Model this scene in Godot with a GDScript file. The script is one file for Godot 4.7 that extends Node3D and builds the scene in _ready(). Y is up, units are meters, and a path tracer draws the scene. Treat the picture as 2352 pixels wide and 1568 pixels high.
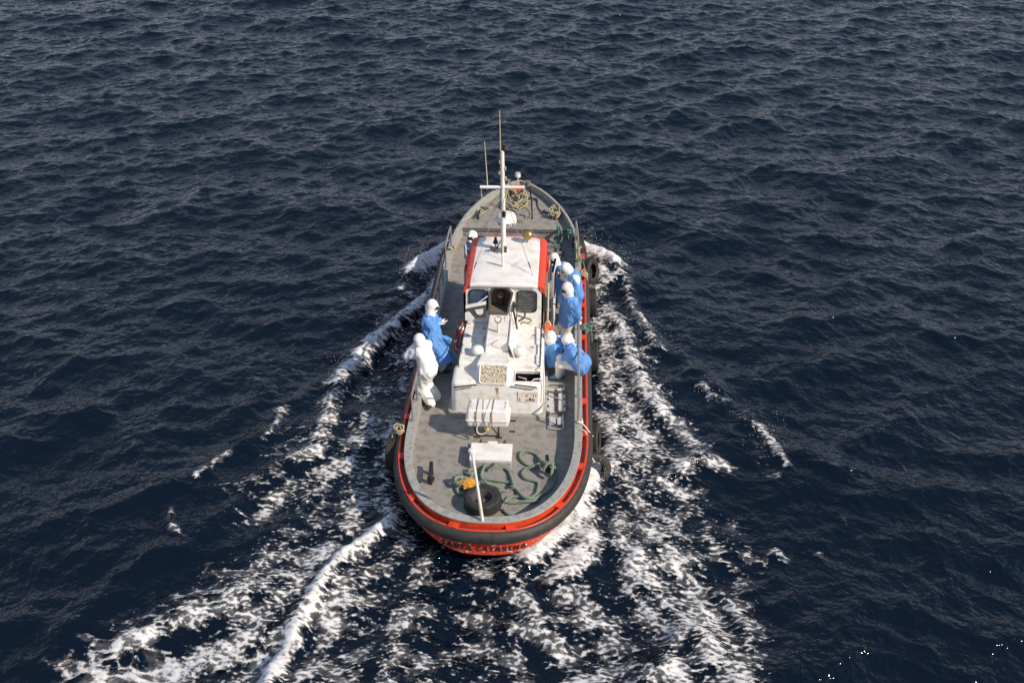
extends Node3D
# A workboat seen from above and astern. Boat axes: x to starboard, y up, z aft; the stern rail lies at z = 0, the bow at z = -13.4, still water at y = 0.

# ------------------------------------------------------------------ camera model
const PX_F := 2400.0            # focal length in pixels of a 2352 x 1568 view of the photograph
const CAM := Vector3(1.131, 13.2, 12.962)
const CAM_PITCH := -32.0
const CAM_YAW := 2.955
var cam_basis := Basis.from_euler(Vector3(deg_to_rad(CAM_PITCH), deg_to_rad(CAM_YAW), 0))

func ray(u: float, v: float) -> Vector3:
	return cam_basis * Vector3((u - 1176.0) / PX_F, -(v - 784.0) / PX_F, -1.0)
func at(u: float, v: float, h: float) -> Vector3:      # the point of that pixel's line of sight at height h
	var d := ray(u, v)
	return CAM + d * ((h - CAM.y) / d.y)
func atz(u: float, v: float, z: float) -> Vector3:     # ... at that place along the boat
	var d := ray(u, v)
	return CAM + d * ((z - CAM.z) / d.z)

# ------------------------------------------------------------------ mesh collecting
class MB:
	var v := PackedVector3Array()
	var c := PackedColorArray()
	var col := Color(1, 1, 1)
	func tri(a: Vector3, b: Vector3, d: Vector3) -> void:
		v.push_back(a); v.push_back(b); v.push_back(d)
		c.push_back(col); c.push_back(col); c.push_back(col)
	func quad(a: Vector3, b: Vector3, d: Vector3, e: Vector3) -> void:
		tri(a, b, d); tri(a, d, e)
	func loft(rings: Array, closed := true, cap0 := true, cap1 := true) -> MB:
		for i in rings.size() - 1:
			var p: PackedVector3Array = rings[i]
			var q: PackedVector3Array = rings[i + 1]
			var n := p.size()
			for j in (n if closed else n - 1):
				var k := (j + 1) % n
				quad(p[j], p[k], q[k], q[j])
		if cap0: fan(rings[0], false)
		if cap1: fan(rings[rings.size() - 1], true)
		return self
	func fan(p: PackedVector3Array, up: bool) -> void:
		var m := Vector3.ZERO
		for a in p: m += a
		m /= p.size()
		for j in p.size():
			var k := (j + 1) % p.size()
			if up: tri(p[j], p[k], m)
			else: tri(p[k], p[j], m)
	func box(lo: Vector3, hi: Vector3, t := Transform3D()) -> MB:
		var r0 := PackedVector3Array([t * Vector3(lo.x, lo.y, lo.z), t * Vector3(hi.x, lo.y, lo.z), t * Vector3(hi.x, lo.y, hi.z), t * Vector3(lo.x, lo.y, hi.z)])
		var r1 := PackedVector3Array([t * Vector3(lo.x, hi.y, lo.z), t * Vector3(hi.x, hi.y, lo.z), t * Vector3(hi.x, hi.y, hi.z), t * Vector3(lo.x, hi.y, hi.z)])
		return loft([r0, r1])
	# a box with rounded upright edges and a rounded top; "taper" draws the top in
	func rbox(lo: Vector3, hi: Vector3, r := 0.05, b := 0.02, t := Transform3D(), taper := 0.0, bottom_round := false) -> MB:
		var rings := []
		if bottom_round:
			for i in 4:
				var a0 := PI / 2 * i / 4.0
				rings.append(rrect(lo, hi, r, b * (1 - sin(a0)), lo.y + b * (1 - cos(a0)), t))
		rings.append(rrect(lo, hi, r, 0, lo.y + (b if bottom_round else 0.0), t))
		for i in 5:
			var a := PI / 2 * i / 4.0
			rings.append(rrect(lo, hi, r, taper + b * (1 - cos(a)), hi.y - b + b * sin(a), t))
		return loft(rings)
	func rrect(lo: Vector3, hi: Vector3, r: float, inset: float, y: float, t: Transform3D) -> PackedVector3Array:
		var p := PackedVector3Array()
		var rr: float = maxf(r - inset * 0.5, 0.004)
		for q in 4:
			var cx: float = (hi.x - inset - rr) if q == 0 or q == 3 else (lo.x + inset + rr)
			var cz: float = (hi.z - inset - rr) if q < 2 else (lo.z + inset + rr)
			for i in 5:
				var a: float = PI / 2 * (q + i / 4.0)
				p.push_back(t * Vector3(cx + rr * cos(a), y, cz + rr * sin(a)))
		return p
	func tube(pts: Array, r: float, sides := 8, r1 := -1.0, closed := false) -> MB:
		var n := pts.size()
		var rings := []
		var up := Vector3.UP
		var last := Vector3.ZERO
		for i in n:
			var a: Vector3 = pts[(i - 1 + n) % n] if closed else pts[maxi(i - 1, 0)]
			var b: Vector3 = pts[(i + 1) % n] if closed else pts[mini(i + 1, n - 1)]
			var d := (b - a).normalized()
			if i == 0:
				up = Vector3.UP if absf(d.y) < 0.9 else Vector3.RIGHT
			up = (up - d * up.dot(d)).normalized()
			var side := d.cross(up)
			var rad: float = r if r1 < 0 else lerpf(r, r1, float(i) / maxi(n - 1, 1))
			var ring := PackedVector3Array()
			for k in sides:
				var w := TAU * k / sides
				ring.push_back(Vector3(pts[i]) + (up * sin(w) + side * cos(w)) * rad)
			rings.append(ring)
			last = d
		if closed: rings.append(rings[0])
		return loft(rings, true, not closed, not closed)
	func cyl(a: Vector3, b: Vector3, r: float, r1 := -1.0, sides := 14) -> MB:
		return tube([a, b], r, sides, r1)
	# profile of (radius, height) turned about the y axis of t
	func lathe(prof: Array, t := Transform3D(), sides := 20, caps := true) -> MB:
		var rings := []
		for q in prof:
			var ring := PackedVector3Array()
			for k in sides:
				var w := TAU * k / sides
				ring.push_back(t * Vector3(q.x * cos(w), q.y, q.x * sin(w)))
			rings.append(ring)
		return loft(rings, true, caps, caps)
	# closed profile of (radius, height) turned about y: a ring
	func ring(prof: Array, t := Transform3D(), sides := 32) -> MB:
		var p := prof.duplicate()
		p.append(prof[0])
		return lathe(p, t, sides, false)
	func mesh(crease := 42.0, colored := false) -> ArrayMesh:
		var n := v.size()
		var fn := PackedVector3Array()
		fn.resize(n / 3)
		var at := {}
		for f in n / 3:
			var a := v[f * 3]
			fn[f] = (v[f * 3 + 2] - a).cross(v[f * 3 + 1] - a)
			for j in 3:
				var key := Vector3i((v[f * 3 + j] * 4000.0).round())
				if at.has(key): at[key].append(f)
				else: at[key] = [f]
		var nn := PackedVector3Array()
		nn.resize(n)
		var lim := cos(deg_to_rad(crease))
		for f in n / 3:
			var own := fn[f].normalized()
			for j in 3:
				var s := Vector3.ZERO
				for g in at[Vector3i((v[f * 3 + j] * 4000.0).round())]:
					if fn[g].normalized().dot(own) > lim: s += fn[g]
				nn[f * 3 + j] = s.normalized() if s.length() > 1e-12 else own if own.length() > 0.5 else Vector3.UP
		var arr := []
		arr.resize(Mesh.ARRAY_MAX)
		arr[Mesh.ARRAY_VERTEX] = v
		arr[Mesh.ARRAY_NORMAL] = nn
		if colored: arr[Mesh.ARRAY_COLOR] = c
		var m := ArrayMesh.new()
		m.add_surface_from_arrays(Mesh.PRIMITIVE_TRIANGLES, arr)
		return m

# ------------------------------------------------------------------ objects
var counts := {}
func numbered(called: String) -> String:
	var k: int = counts.get(called, 0)
	counts[called] = k + 1
	return called if k == 0 else "%s_%03d" % [called, k]
func tag(o: Node3D, label: String, category: String, group := "", kind := "") -> Node3D:
	if label: o.set_meta("label", label)
	if category: o.set_meta("category", category)
	if group: o.set_meta("group", group)
	if kind: o.set_meta("kind", kind)
	return o
func thing(called: String, label: String, category: String, where := Vector3.ZERO, group := "") -> Node3D:
	var o := Node3D.new()
	o.name = numbered(called)
	add_child(o)
	o.position = where
	return tag(o, label, category, group)
func part(called: String, m: Mesh, mat: Material, parent: Node3D) -> MeshInstance3D:
	var o := MeshInstance3D.new()
	o.name = called
	o.mesh = m
	o.material_override = mat
	parent.add_child(o, true)
	return o
func obj(called: String, m: Mesh, mat: Material) -> MeshInstance3D:
	var o := MeshInstance3D.new()
	o.name = numbered(called)
	o.mesh = m
	o.material_override = mat
	add_child(o)
	return o
func node(called: String, parent: Node3D) -> Node3D:
	var o := Node3D.new()
	o.name = called
	parent.add_child(o, true)
	return o

# ------------------------------------------------------------------ materials
var M := {}
func lin(r: float, g: float, b: float) -> Color:
	return Color(r, g, b).linear_to_srgb()
func noise(kind: int, freq: float, oct := 4, sd := 1) -> FastNoiseLite:
	var n := FastNoiseLite.new()
	n.noise_type = kind
	n.frequency = freq
	n.fractal_octaves = oct
	n.fractal_type = FastNoiseLite.FRACTAL_FBM if oct > 1 else FastNoiseLite.FRACTAL_NONE
	n.seed = sd
	return n
func ntex(stops: Array, freq: float, oct := 5, sd := 1, size := 512) -> NoiseTexture2D:
	var t := NoiseTexture2D.new()
	t.width = size
	t.height = size
	t.seamless = true
	t.noise = noise(FastNoiseLite.TYPE_SIMPLEX_SMOOTH, freq, oct, sd)
	var g := Gradient.new()
	g.offsets = PackedFloat32Array(stops.map(func(s): return s[0]))
	g.colors = PackedColorArray(stops.map(func(s): return s[1]))
	t.color_ramp = g
	return t
func mat(color: Color, rough := 0.6, tex: Texture2D = null, scale := 1.0, metal := 0.0) -> StandardMaterial3D:
	var m := StandardMaterial3D.new()
	m.albedo_color = color
	m.roughness = rough
	m.metallic = metal
	if tex:
		m.albedo_texture = tex
		m.uv1_triplanar = true
		m.uv1_world_triplanar = true
		m.uv1_scale = Vector3.ONE * scale
	return m
func bump(m: StandardMaterial3D, tex: Texture2D, cm: float) -> StandardMaterial3D:
	m.heightmap_enabled = true
	m.heightmap_texture = tex
	m.heightmap_scale = cm
	return m

# broad wear, fine grain and scattered spots in one seamless texture: tint is the colour of the wear, spot that of the specks
func grime(tint: Color, amount: float, spot: Color, spots: float, sd: int, broad := 0.006, size := 768) -> ImageTexture:
	var a := noise(FastNoiseLite.TYPE_SIMPLEX_SMOOTH, broad, 5, sd).get_seamless_image(size, size).get_data()
	var b := noise(FastNoiseLite.TYPE_SIMPLEX_SMOOTH, 0.09, 3, sd + 1).get_seamless_image(size, size).get_data()
	var c := noise(FastNoiseLite.TYPE_SIMPLEX_SMOOTH, 0.03, 4, sd + 2).get_seamless_image(size, size).get_data()
	var out := PackedByteArray()
	out.resize(size * size * 3)
	for q in size * size:
		var w := clampf((a[q] - 90) / 110.0, 0, 1)
		w = w * w * amount + (b[q] / 255.0 - 0.35) * amount * 0.22
		var p := clampf((c[q] - 205) / 30.0, 0, 1) * spots * (0.4 + a[q] / 255.0)
		w = clampf(w, 0, 1); p = clampf(p, 0, 1)
		out[q * 3] = int(255 * lerpf(lerpf(1.0, tint.r, w), spot.r, p))
		out[q * 3 + 1] = int(255 * lerpf(lerpf(1.0, tint.g, w), spot.g, p))
		out[q * 3 + 2] = int(255 * lerpf(lerpf(1.0, tint.b, w), spot.b, p))
	return ImageTexture.create_from_image(Image.create_from_data(size, size, false, Image.FORMAT_RGB8, out))

func make_materials() -> void:
	var w := Color(1, 1, 1)
	var grain := ntex([[0.0, Color(0, 0, 0)], [1.0, w]], 0.02, 6, 9)
	var mott := grime(Color(0.74, 0.71, 0.67), 0.5, Color(0.55, 0.52, 0.48), 0.6, 4, 0.012)
	var dirt := grime(Color(0.86, 0.82, 0.75), 0.5, Color(0.72, 0.60, 0.46), 0.35, 12)
	var stained := grime(Color(0.86, 0.83, 0.78), 0.6, Color(0.70, 0.58, 0.42), 0.4, 15, 0.012)
	var paint := ntex([[0.0, Color(0.70, 0.62, 0.60)], [0.25, Color(0.92, 0.88, 0.86)], [0.6, w], [1.0, w]], 0.012, 6, 22, 512)
	var scuff := ntex([[0.0, Color(0.7, 0.7, 0.7)], [0.55, w], [0.72, w], [0.8, Color(1.5, 1.45, 1.4)], [1.0, Color(1.9, 1.8, 1.7)]], 0.01, 6, 31, 512)
	M.deck = bump(mat(lin(0.27, 0.258, 0.242), 0.75, mott, 0.45), grain, 0.15)
	M.grey = bump(mat(lin(0.34, 0.345, 0.33), 0.6, mott, 0.7), grain, 0.1)
	M.white = mat(lin(0.80, 0.79, 0.77), 0.38, stained, 0.55)
	M.clean = mat(lin(0.80, 0.79, 0.78), 0.35, dirt, 0.4)
	M.red = mat(lin(0.66, 0.062, 0.022), 0.42, paint, 0.8)
	var chip_red := lin(0.60, 0.05, 0.018); var chip_white := lin(0.62, 0.60, 0.57)
	M.hull = mat(Color(1, 1, 1), 0.4, ntex([[0.0, lin(0.42, 0.03, 0.014)], [0.3, chip_red], [0.735, chip_red], [0.75, chip_white], [1.0, chip_white]], 0.02, 6, 5, 512), 0.7)
	M.boot = mat(lin(0.03, 0.03, 0.034), 0.5)
	M.rubber = bump(mat(lin(0.040, 0.038, 0.036), 0.62, scuff, 0.9), grain, 0.3)
	M.tyre = bump(mat(lin(0.030, 0.028, 0.026), 0.7, scuff, 1.6), grain, 0.2)
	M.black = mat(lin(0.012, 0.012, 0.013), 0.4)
	M.steel = mat(lin(0.40, 0.38, 0.35), 0.42, dirt, 1.3, 0.55)
	M.alloy = mat(lin(0.55, 0.55, 0.56), 0.4, null, 1.0, 0.5)
	M.plate = mat(lin(0.52, 0.52, 0.54), 0.4, mott, 1.5)
	M.rust = mat(lin(0.09, 0.042, 0.024), 0.85, paint, 3.0)
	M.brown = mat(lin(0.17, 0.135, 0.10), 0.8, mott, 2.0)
	M.frame = mat(lin(0.085, 0.074, 0.070), 0.5, mott, 2.0)
	M.cream = mat(lin(0.68, 0.56, 0.40), 0.5, dirt, 1.3)
	M.dark = mat(lin(0.05, 0.05, 0.052), 0.6)
	M.inside = mat(lin(0.30, 0.28, 0.26), 0.7, mott, 1.0)
	M.bronze = mat(lin(0.42, 0.26, 0.11), 0.35, mott, 2.5, 0.7)
	M.rope_green = mat(lin(0.20, 0.25, 0.20), 0.9, mott, 4.0)
	M.rope_teal = mat(lin(0.10, 0.24, 0.20), 0.9, mott, 4.0)
	M.rope_tan = mat(lin(0.42, 0.37, 0.25), 0.9, mott, 4.0)
	M.rope_grey = mat(lin(0.22, 0.215, 0.19), 0.9, mott, 4.0)
	M.rope_white = mat(lin(0.66, 0.62, 0.54), 0.9)
	M.rope_yellow = mat(lin(0.62, 0.42, 0.08), 0.8)
	M.cloth_orange = mat(lin(0.62, 0.30, 0.03), 0.85, mott, 3.0)
	M.orange = mat(lin(0.70, 0.12, 0.022), 0.42, paint, 2.0)
	M.crimson = mat(lin(0.40, 0.035, 0.03), 0.5, paint, 2.0)
	M.reflect = mat(lin(0.75, 0.74, 0.72), 0.3)
	M.gown = mat(lin(0.115, 0.30, 0.66), 0.6, ntex([[0.0, Color(0.86, 0.88, 0.92)], [0.5, Color(0.96, 0.97, 0.98)], [1.0, w]], 0.02, 5, 41), 2.0)
	M.suit = mat(lin(0.78, 0.77, 0.75), 0.6)
	M.suit.vertex_color_use_as_albedo = true
	M.suit.albedo_color = Color(1, 1, 1)
	M.hood = mat(lin(0.80, 0.79, 0.77), 0.6)
	M.goggles = mat(lin(0.015, 0.014, 0.014), 0.15)
	M.mask = mat(lin(0.80, 0.80, 0.80), 0.7)
	M.shoe = mat(lin(0.012, 0.022, 0.045), 0.45)
	M.cover = mat(lin(0.10, 0.34, 0.50), 0.45)
	M.print_black = mat(lin(0.02, 0.02, 0.02), 0.5)
	M.print_blue = mat(lin(0.03, 0.06, 0.2), 0.5)
	M.print_orange = mat(lin(0.62, 0.25, 0.04), 0.5)
	M.print_grey = mat(lin(0.45, 0.45, 0.46), 0.5)
	M.print_red = mat(lin(0.45, 0.03, 0.04), 0.5)
	M.brass = mat(lin(0.6, 0.42, 0.08), 0.35, null, 1.0, 0.6)
	var gl := StandardMaterial3D.new()
	gl.transparency = BaseMaterial3D.TRANSPARENCY_ALPHA
	gl.albedo_color = Color(0.55, 0.57, 0.58, 0.22)
	gl.roughness = 0.03
	M.glass = gl
	var ru := StandardMaterial3D.new()
	ru.transparency = BaseMaterial3D.TRANSPARENCY_ALPHA
	ru.vertex_color_use_as_albedo = true
	ru.roughness = 0.85
	M.stain = ru

# ------------------------------------------------------------------ sea: two wave spectra turned into heights by an inverse Fourier transform
func fft(re: PackedFloat32Array, im: PackedFloat32Array, n: int) -> Array:
	var bits := int(round(log(n) / log(2)))
	var rev := PackedInt32Array()
	rev.resize(n)
	for i in n:
		var r := 0
		for b in bits:
			if i & (1 << b): r |= 1 << (bits - 1 - b)
		rev[i] = r
	var cs := PackedFloat32Array(); var sn := PackedFloat32Array()
	cs.resize(n / 2); sn.resize(n / 2)
	for i in n / 2:
		cs[i] = cos(TAU * i / n); sn[i] = sin(TAU * i / n)
	var a := PackedFloat32Array(); var b := PackedFloat32Array()
	a.resize(n); b.resize(n)
	for way in 2:
		var step := 1 if way == 0 else n
		var jump := n if way == 0 else 1
		for line in n:
			var o := line * jump
			for i in n:
				var q := o + rev[i] * step
				a[i] = re[q]; b[i] = im[q]
			var half := 1
			while half < n:
				var ts := n / (half * 2)
				var i0 := 0
				while i0 < n:
					var t := 0
					for i in range(i0, i0 + half):
						var j := i + half
						var x := a[j] * cs[t] - b[j] * sn[t]
						var y := a[j] * sn[t] + b[j] * cs[t]
						a[j] = a[i] - x; b[j] = b[i] - y
						a[i] += x; b[i] += y
						t += ts
					i0 += half * 2
				half *= 2
			for i in n:
				var q := o + i * step
				re[q] = a[i]; im[q] = b[i]
	return [re, im]

# waves over a square of side len: [heights, x shifts, z shifts]; "wind" is the direction the waves run, k0 and k1 bound the wave numbers
func waves(n: int, length: float, wind: float, spread: float, peak: float, k_low: float, k_high: float, rms: float, sd: int, shifts := true) -> Array:
	var rng := RandomNumberGenerator.new()
	rng.seed = sd
	var xr := PackedFloat32Array(); var xi := PackedFloat32Array()
	xr.resize(n * n); xi.resize(n * n)
	var kp := TAU / peak
	for j in n:
		var kz := TAU / length * (j if j < n / 2 else j - n)
		for i in n:
			var kx := TAU / length * (i if i < n / 2 else i - n)
			var g1 := rng.randfn(); var g2 := rng.randfn()
			var k := sqrt(kx * kx + kz * kz)
			if k < 1e-6 or k < k_low or k > k_high: continue
			var c := (kx * sin(wind) + kz * cos(wind)) / k
			var dirw := spread + (1.0 - spread) * c * c
			# the long waves run with the wind, the short ones every way
			dirw = lerpf(dirw, 0.6, clampf((k - 6.0) / 30.0, 0.0, 0.7))
			var amp := sqrt(exp(-1.25 * pow(kp / k, 2.0)) * pow(k, -3.75) * dirw)
			xr[j * n + i] = amp * g1; xi[j * n + i] = amp * g2
	# make the spectrum that of a real surface; its second part then carries the shift along x
	var ar := PackedFloat32Array(); var ai := PackedFloat32Array()
	var br := PackedFloat32Array(); var bi := PackedFloat32Array()
	ar.resize(n * n); ai.resize(n * n); br.resize(n * n); bi.resize(n * n)
	for j in n:
		var jj := (n - j) % n
		var kz := float(j if j < n / 2 else j - n)
		for i in n:
			var q := j * n + i
			var p := jj * n + (n - i) % n
			var hr := 0.5 * (xr[q] + xr[p]); var hi := 0.5 * (xi[q] - xi[p])
			var kx := float(i if i < n / 2 else i - n)
			var k := maxf(sqrt(kx * kx + kz * kz), 1e-6)
			var f := 1.0 + kx / k
			ar[q] = hr * f; ai[q] = hi * f
			br[q] = hi * kz / k; bi[q] = -hr * kz / k
	var A := fft(ar, ai, n)
	var h: PackedFloat32Array = A[0]
	var dx: PackedFloat32Array = A[1]
	var s := 0.0
	for x in h: s += x * x
	var g := rms / sqrt(s / h.size())
	var dz := PackedFloat32Array()
	if shifts: dz = fft(br, bi, n)[0]
	for q in n * n:
		h[q] *= g; dx[q] *= g
		if shifts: dz[q] *= g
	return [h, dx, dz]

# the wake: strokes of [pixels of the photograph ..., width in metres, how much foam, how high the water stands]
const WX0 := -11.0
const WZ0 := -16.0
const WS := 20.0
const WN := 200
var wake_foam := PackedFloat32Array()
var wake_rise := PackedFloat32Array()
func stroke(px: Array, w0: float, w1: float, dens: float, rise: float) -> void:
	var pts := []
	for p in px: pts.append(at(p[0], p[1], 0.0))
	var cell := WS / WN
	var total := 0.0
	for i in pts.size() - 1: total += pts[i].distance_to(pts[i + 1])
	var run := 0.0
	for i in pts.size() - 1:
		var a := Vector2(pts[i].x, pts[i].z); var b := Vector2(pts[i + 1].x, pts[i + 1].z)
		var l := a.distance_to(b)
		var wm := maxf(w0, w1)
		for zi in range(maxi(0, int((minf(a.y, b.y) - wm - WZ0) / cell)), mini(WN, int((maxf(a.y, b.y) + wm - WZ0) / cell) + 2)):
			for xi in range(maxi(0, int((minf(a.x, b.x) - wm - WX0) / cell)), mini(WN, int((maxf(a.x, b.x) + wm - WX0) / cell) + 2)):
				var p := Vector2(WX0 + (xi + 0.5) * cell, WZ0 + (zi + 0.5) * cell)
				var t := clampf((p - a).dot(b - a) / maxf(l * l, 1e-6), 0, 1)
				var d := p.distance_to(a.lerp(b, t))
				var w := lerpf(w0, w1, (run + l * t) / maxf(total, 1e-6))
				if d < w:
					var f := 1.0 - d / w
					f = f * f * (3 - 2 * f)
					var q := zi * WN + xi
					wake_foam[q] = maxf(wake_foam[q], dens * f)
					if absf(rise) > absf(wake_rise[q]) * 0.0 and absf(rise * f) > absf(wake_rise[q]): wake_rise[q] = rise * f
		run += l
func wake_at(g: PackedFloat32Array, x: float, z: float) -> float:
	var fx := (x - WX0) / WS * WN - 0.5
	var fz := (z - WZ0) / WS * WN - 0.5
	var i := int(floor(fx)); var j := int(floor(fz))
	if i < 0 or j < 0 or i >= WN - 1 or j >= WN - 1: return 0.0
	fx -= i; fz -= j
	var q := j * WN + i
	return lerpf(lerpf(g[q], g[q + 1], fx), lerpf(g[q + WN], g[q + WN + 1], fx), fz)

func make_wake() -> void:
	wake_foam.resize(WN * WN); wake_rise.resize(WN * WN)
	# port bow wave and the ridge it leaves
	stroke([[1045, 575], [1000, 600], [955, 628]], 0.55, 0.6, 1.25, 0.26)
	stroke([[955, 628], [925, 665], [900, 700]], 0.4, 0.25, 0.45, 0.10)
	stroke([[1010, 650], [985, 690], [930, 735], [880, 775], [830, 815], [795, 848], [776, 885]], 0.42, 0.5, 0.98, 0.22)
	stroke([[776, 885], [760, 930], [748, 985], [735, 1030], [690, 1065]], 0.4, 0.5, 0.72, 0.12)
	stroke([[1005, 640], [960, 740], [900, 860], [870, 980], [850, 1090]], 0.7, 1.1, 0.46, 0.0)
	stroke([[960, 700], [900, 800], [850, 900]], 0.6, 0.8, 0.42, -0.10)
	# port side foam beside the hull and the wide patches it drifts into
	stroke([[905, 960], [880, 1060], [880, 1150], [900, 1210]], 0.45, 0.5, 0.74, 0.05)
	stroke([[850, 960], [820, 1040], [760, 1090], [690, 1140]], 0.7, 0.6, 0.70, 0.04)
	stroke([[740, 1085], [660, 1130], [610, 1165]], 0.55, 0.4, 0.68, 0.0)
	stroke([[830, 1090], [815, 1160], [800, 1220]], 0.5, 0.5, 0.66, 0.03)
	stroke([[650, 940], [625, 985], [615, 1010]], 0.28, 0.2, 0.62, 0.08)
	stroke([[640, 1000], [700, 1000], [740, 985]], 0.3, 0.3, 0.42, 0.0)
	stroke([[520, 1045], [485, 1075], [450, 1105]], 0.2, 0.18, 0.66, 0.14)
	stroke([[620, 1050], [560, 1130], [500, 1120]], 0.4, 0.3, 0.42, 0.0)
	stroke([[395, 1180], [386, 1205], [410, 1235]], 0.14, 0.14, 0.5, 0.10)
	stroke([[800, 1230], [700, 1280], [600, 1300], [560, 1320]], 0.55, 0.35, 0.56, 0.0)
	stroke([[760, 1260], [650, 1330], [520, 1390], [380, 1440], [280, 1490], [180, 1540]], 0.6, 0.75, 0.72, 0.03)
	stroke([[720, 1330], [620, 1420], [500, 1490], [380, 1550], [300, 1600]], 0.7, 0.8, 0.70, 0.0)
	stroke([[640, 1470], [560, 1545], [480, 1610]], 0.55, 0.6, 0.74, 0.0)
	stroke([[540, 1500], [380, 1520], [200, 1560], [120, 1600]], 0.5, 0.5, 0.68, 0.0)
	stroke([[420, 1360], [330, 1420], [250, 1450]], 0.3, 0.25, 0.46, 0.0)
	# the port stern wave: a sharp white crest running down and away
	stroke([[905, 1200], [850, 1235], [800, 1278], [760, 1320], [730, 1370], [700, 1420], [668, 1480], [635, 1530], [600, 1590]], 0.28, 0.36, 1.15, 0.20)
	stroke([[880, 1225], [830, 1270], [800, 1330], [770, 1410], [730, 1500], [690, 1590]], 0.5, 0.6, 0.62, 0.05)
	# churned water astern
	stroke([[950, 1235], [900, 1290], [860, 1380], [830, 1480], [800, 1590]], 0.5, 0.7, 0.50, 0.0)
	stroke([[1010, 1275], [960, 1330], [920, 1420], [880, 1590]], 0.4, 0.6, 0.52, 0.04)
	stroke([[1030, 1290], [1000, 1360], [980, 1460], [960, 1590]], 0.4, 0.6, 0.42, 0.0)
	stroke([[1060, 1380], [1050, 1480], [1040, 1600]], 0.5, 0.7, 0.34, -0.04)
	stroke([[1160, 1300], [1190, 1360], [1240, 1440], [1300, 1520], [1340, 1590]], 0.4, 0.5, 0.70, 0.10)
	stroke([[1200, 1300], [1180, 1420], [1190, 1590]], 0.35, 0.5, 0.52, 0.0)
	stroke([[1120, 1420], [1130, 1590]], 0.5, 0.6, 0.36, 0.0)
	# starboard quarter: the thick wash
	stroke([[1360, 1090], [1320, 1160], [1270, 1230], [1215, 1290]], 0.55, 0.55, 1.3, 0.2)
	stroke([[1330, 1170], [1360, 1250], [1300, 1320]], 0.6, 0.7, 1.0, 0.10)
	stroke([[1250, 1290], [1320, 1380], [1400, 1480], [1460, 1590]], 0.6, 0.8, 0.62, 0.0)
	stroke([[1400, 1130], [1440, 1200], [1420, 1260]], 0.55, 0.6, 0.50, 0.0)
	stroke([[1420, 1240], [1500, 1330], [1570, 1420], [1640, 1520], [1690, 1590]], 0.6, 0.7, 0.80, 0.12)
	stroke([[1500, 1200], [1560, 1300], [1620, 1390], [1690, 1490]], 0.6, 0.6, 0.70, 0.0)
	stroke([[1460, 1320], [1510, 1430], [1570, 1590]], 0.7, 0.8, 0.70, 0.0)
	stroke([[1540, 1180], [1590, 1260], [1640, 1340], [1700, 1420]], 0.4, 0.3, 0.54, 0.0)
	stroke([[1645, 1350], [1675, 1380], [1700, 1430], [1715, 1470]], 0.2, 0.2, 0.74, 0.10)
	stroke([[1590, 1150], [1650, 1270], [1700, 1310]], 0.35, 0.25, 0.46, 0.0)
	# starboard side
	stroke([[1335, 575], [1375, 590], [1410, 612]], 0.6, 0.5, 1.3, 0.30)
	stroke([[1360, 620], [1395, 650], [1420, 640]], 0.6, 0.4, 0.90, 0.16)
	stroke([[1365, 640], [1375, 720], [1385, 800], [1385, 900]], 0.5, 0.5, 0.64, 0.04)
	stroke([[1420, 625], [1440, 680], [1468, 735], [1500, 785], [1515, 805]], 0.26, 0.3, 0.60, 0.16)
	stroke([[1400, 720], [1430, 770], [1455, 840], [1480, 900], [1520, 960]], 0.45, 0.55, 0.82, 0.14)
	stroke([[1385, 780], [1410, 870], [1430, 960], [1440, 1050]], 0.6, 0.8, 0.68, 0.0)
	stroke([[1395, 960], [1420, 1030], [1400, 1080]], 0.5, 0.5, 0.84, 0.08)
	stroke([[1500, 930], [1560, 990], [1600, 1040], [1650, 1070]], 0.4, 0.4, 0.64, 0.06)
	stroke([[1450, 960], [1520, 1040], [1580, 1090]], 0.7, 0.6, 0.74, 0.0)
	stroke([[1470, 1060], [1540, 1120], [1600, 1140]], 0.6, 0.5, 0.66, 0.0)
	stroke([[1430, 1110], [1500, 1170], [1560, 1200]], 0.55, 0.4, 0.62, 0.0)
	stroke([[1620, 1060], [1660, 1080], [1680, 1075]], 0.3, 0.25, 0.5, 0.0)
	# thin scattered foam round the thick
	stroke([[700, 990], [610, 1110], [560, 1200]], 0.9, 0.7, 0.36, 0.0)
	stroke([[900, 1080], [700, 1240], [450, 1390], [180, 1530]], 1.2, 0.9, 0.44, 0.0)
	stroke([[1010, 690], [930, 850], [885, 1000], [880, 1160]], 0.75, 0.8, 0.52, 0.0)
	stroke([[990, 640], [930, 700], [880, 745]], 0.7, 0.5, 0.44, 0.0)
	stroke([[1470, 790], [1530, 930], [1610, 1070]], 0.5, 0.7, 0.40, 0.0)
	stroke([[1440, 980], [1540, 1230], [1620, 1450], [1650, 1590]], 1.2, 1.1, 0.54, 0.0)
	stroke([[1570, 1090], [1650, 1290], [1720, 1470], [1730, 1590]], 0.7, 0.6, 0.38, 0.0)
	stroke([[1390, 700], [1400, 850], [1420, 1000]], 0.6, 0.8, 0.60, 0.0)
	stroke([[1100, 1330], [1080, 1440], [1070, 1600]], 0.9, 1.9, 0.42, 0.0)
	stroke([[860, 1300], [780, 1590]], 0.9, 1.2, 0.50, 0.0)
	stroke([[1300, 1300], [1400, 1590]], 0.9, 1.3, 0.60, 0.0)
	stroke([[1640, 900], [1700, 960], [1760, 1090]], 0.4, 0.4, 0.20, 0.0)
	stroke([[1650, 1180], [1720, 1280], [1790, 1290]], 0.6, 0.4, 0.30, 0.0)
	# smooth ridges that carry no foam
	stroke([[-60, 1620], [120, 1490], [290, 1330], [470, 1215], [620, 1120]], 0.6, 0.5, 0.0, 0.10)
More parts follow.
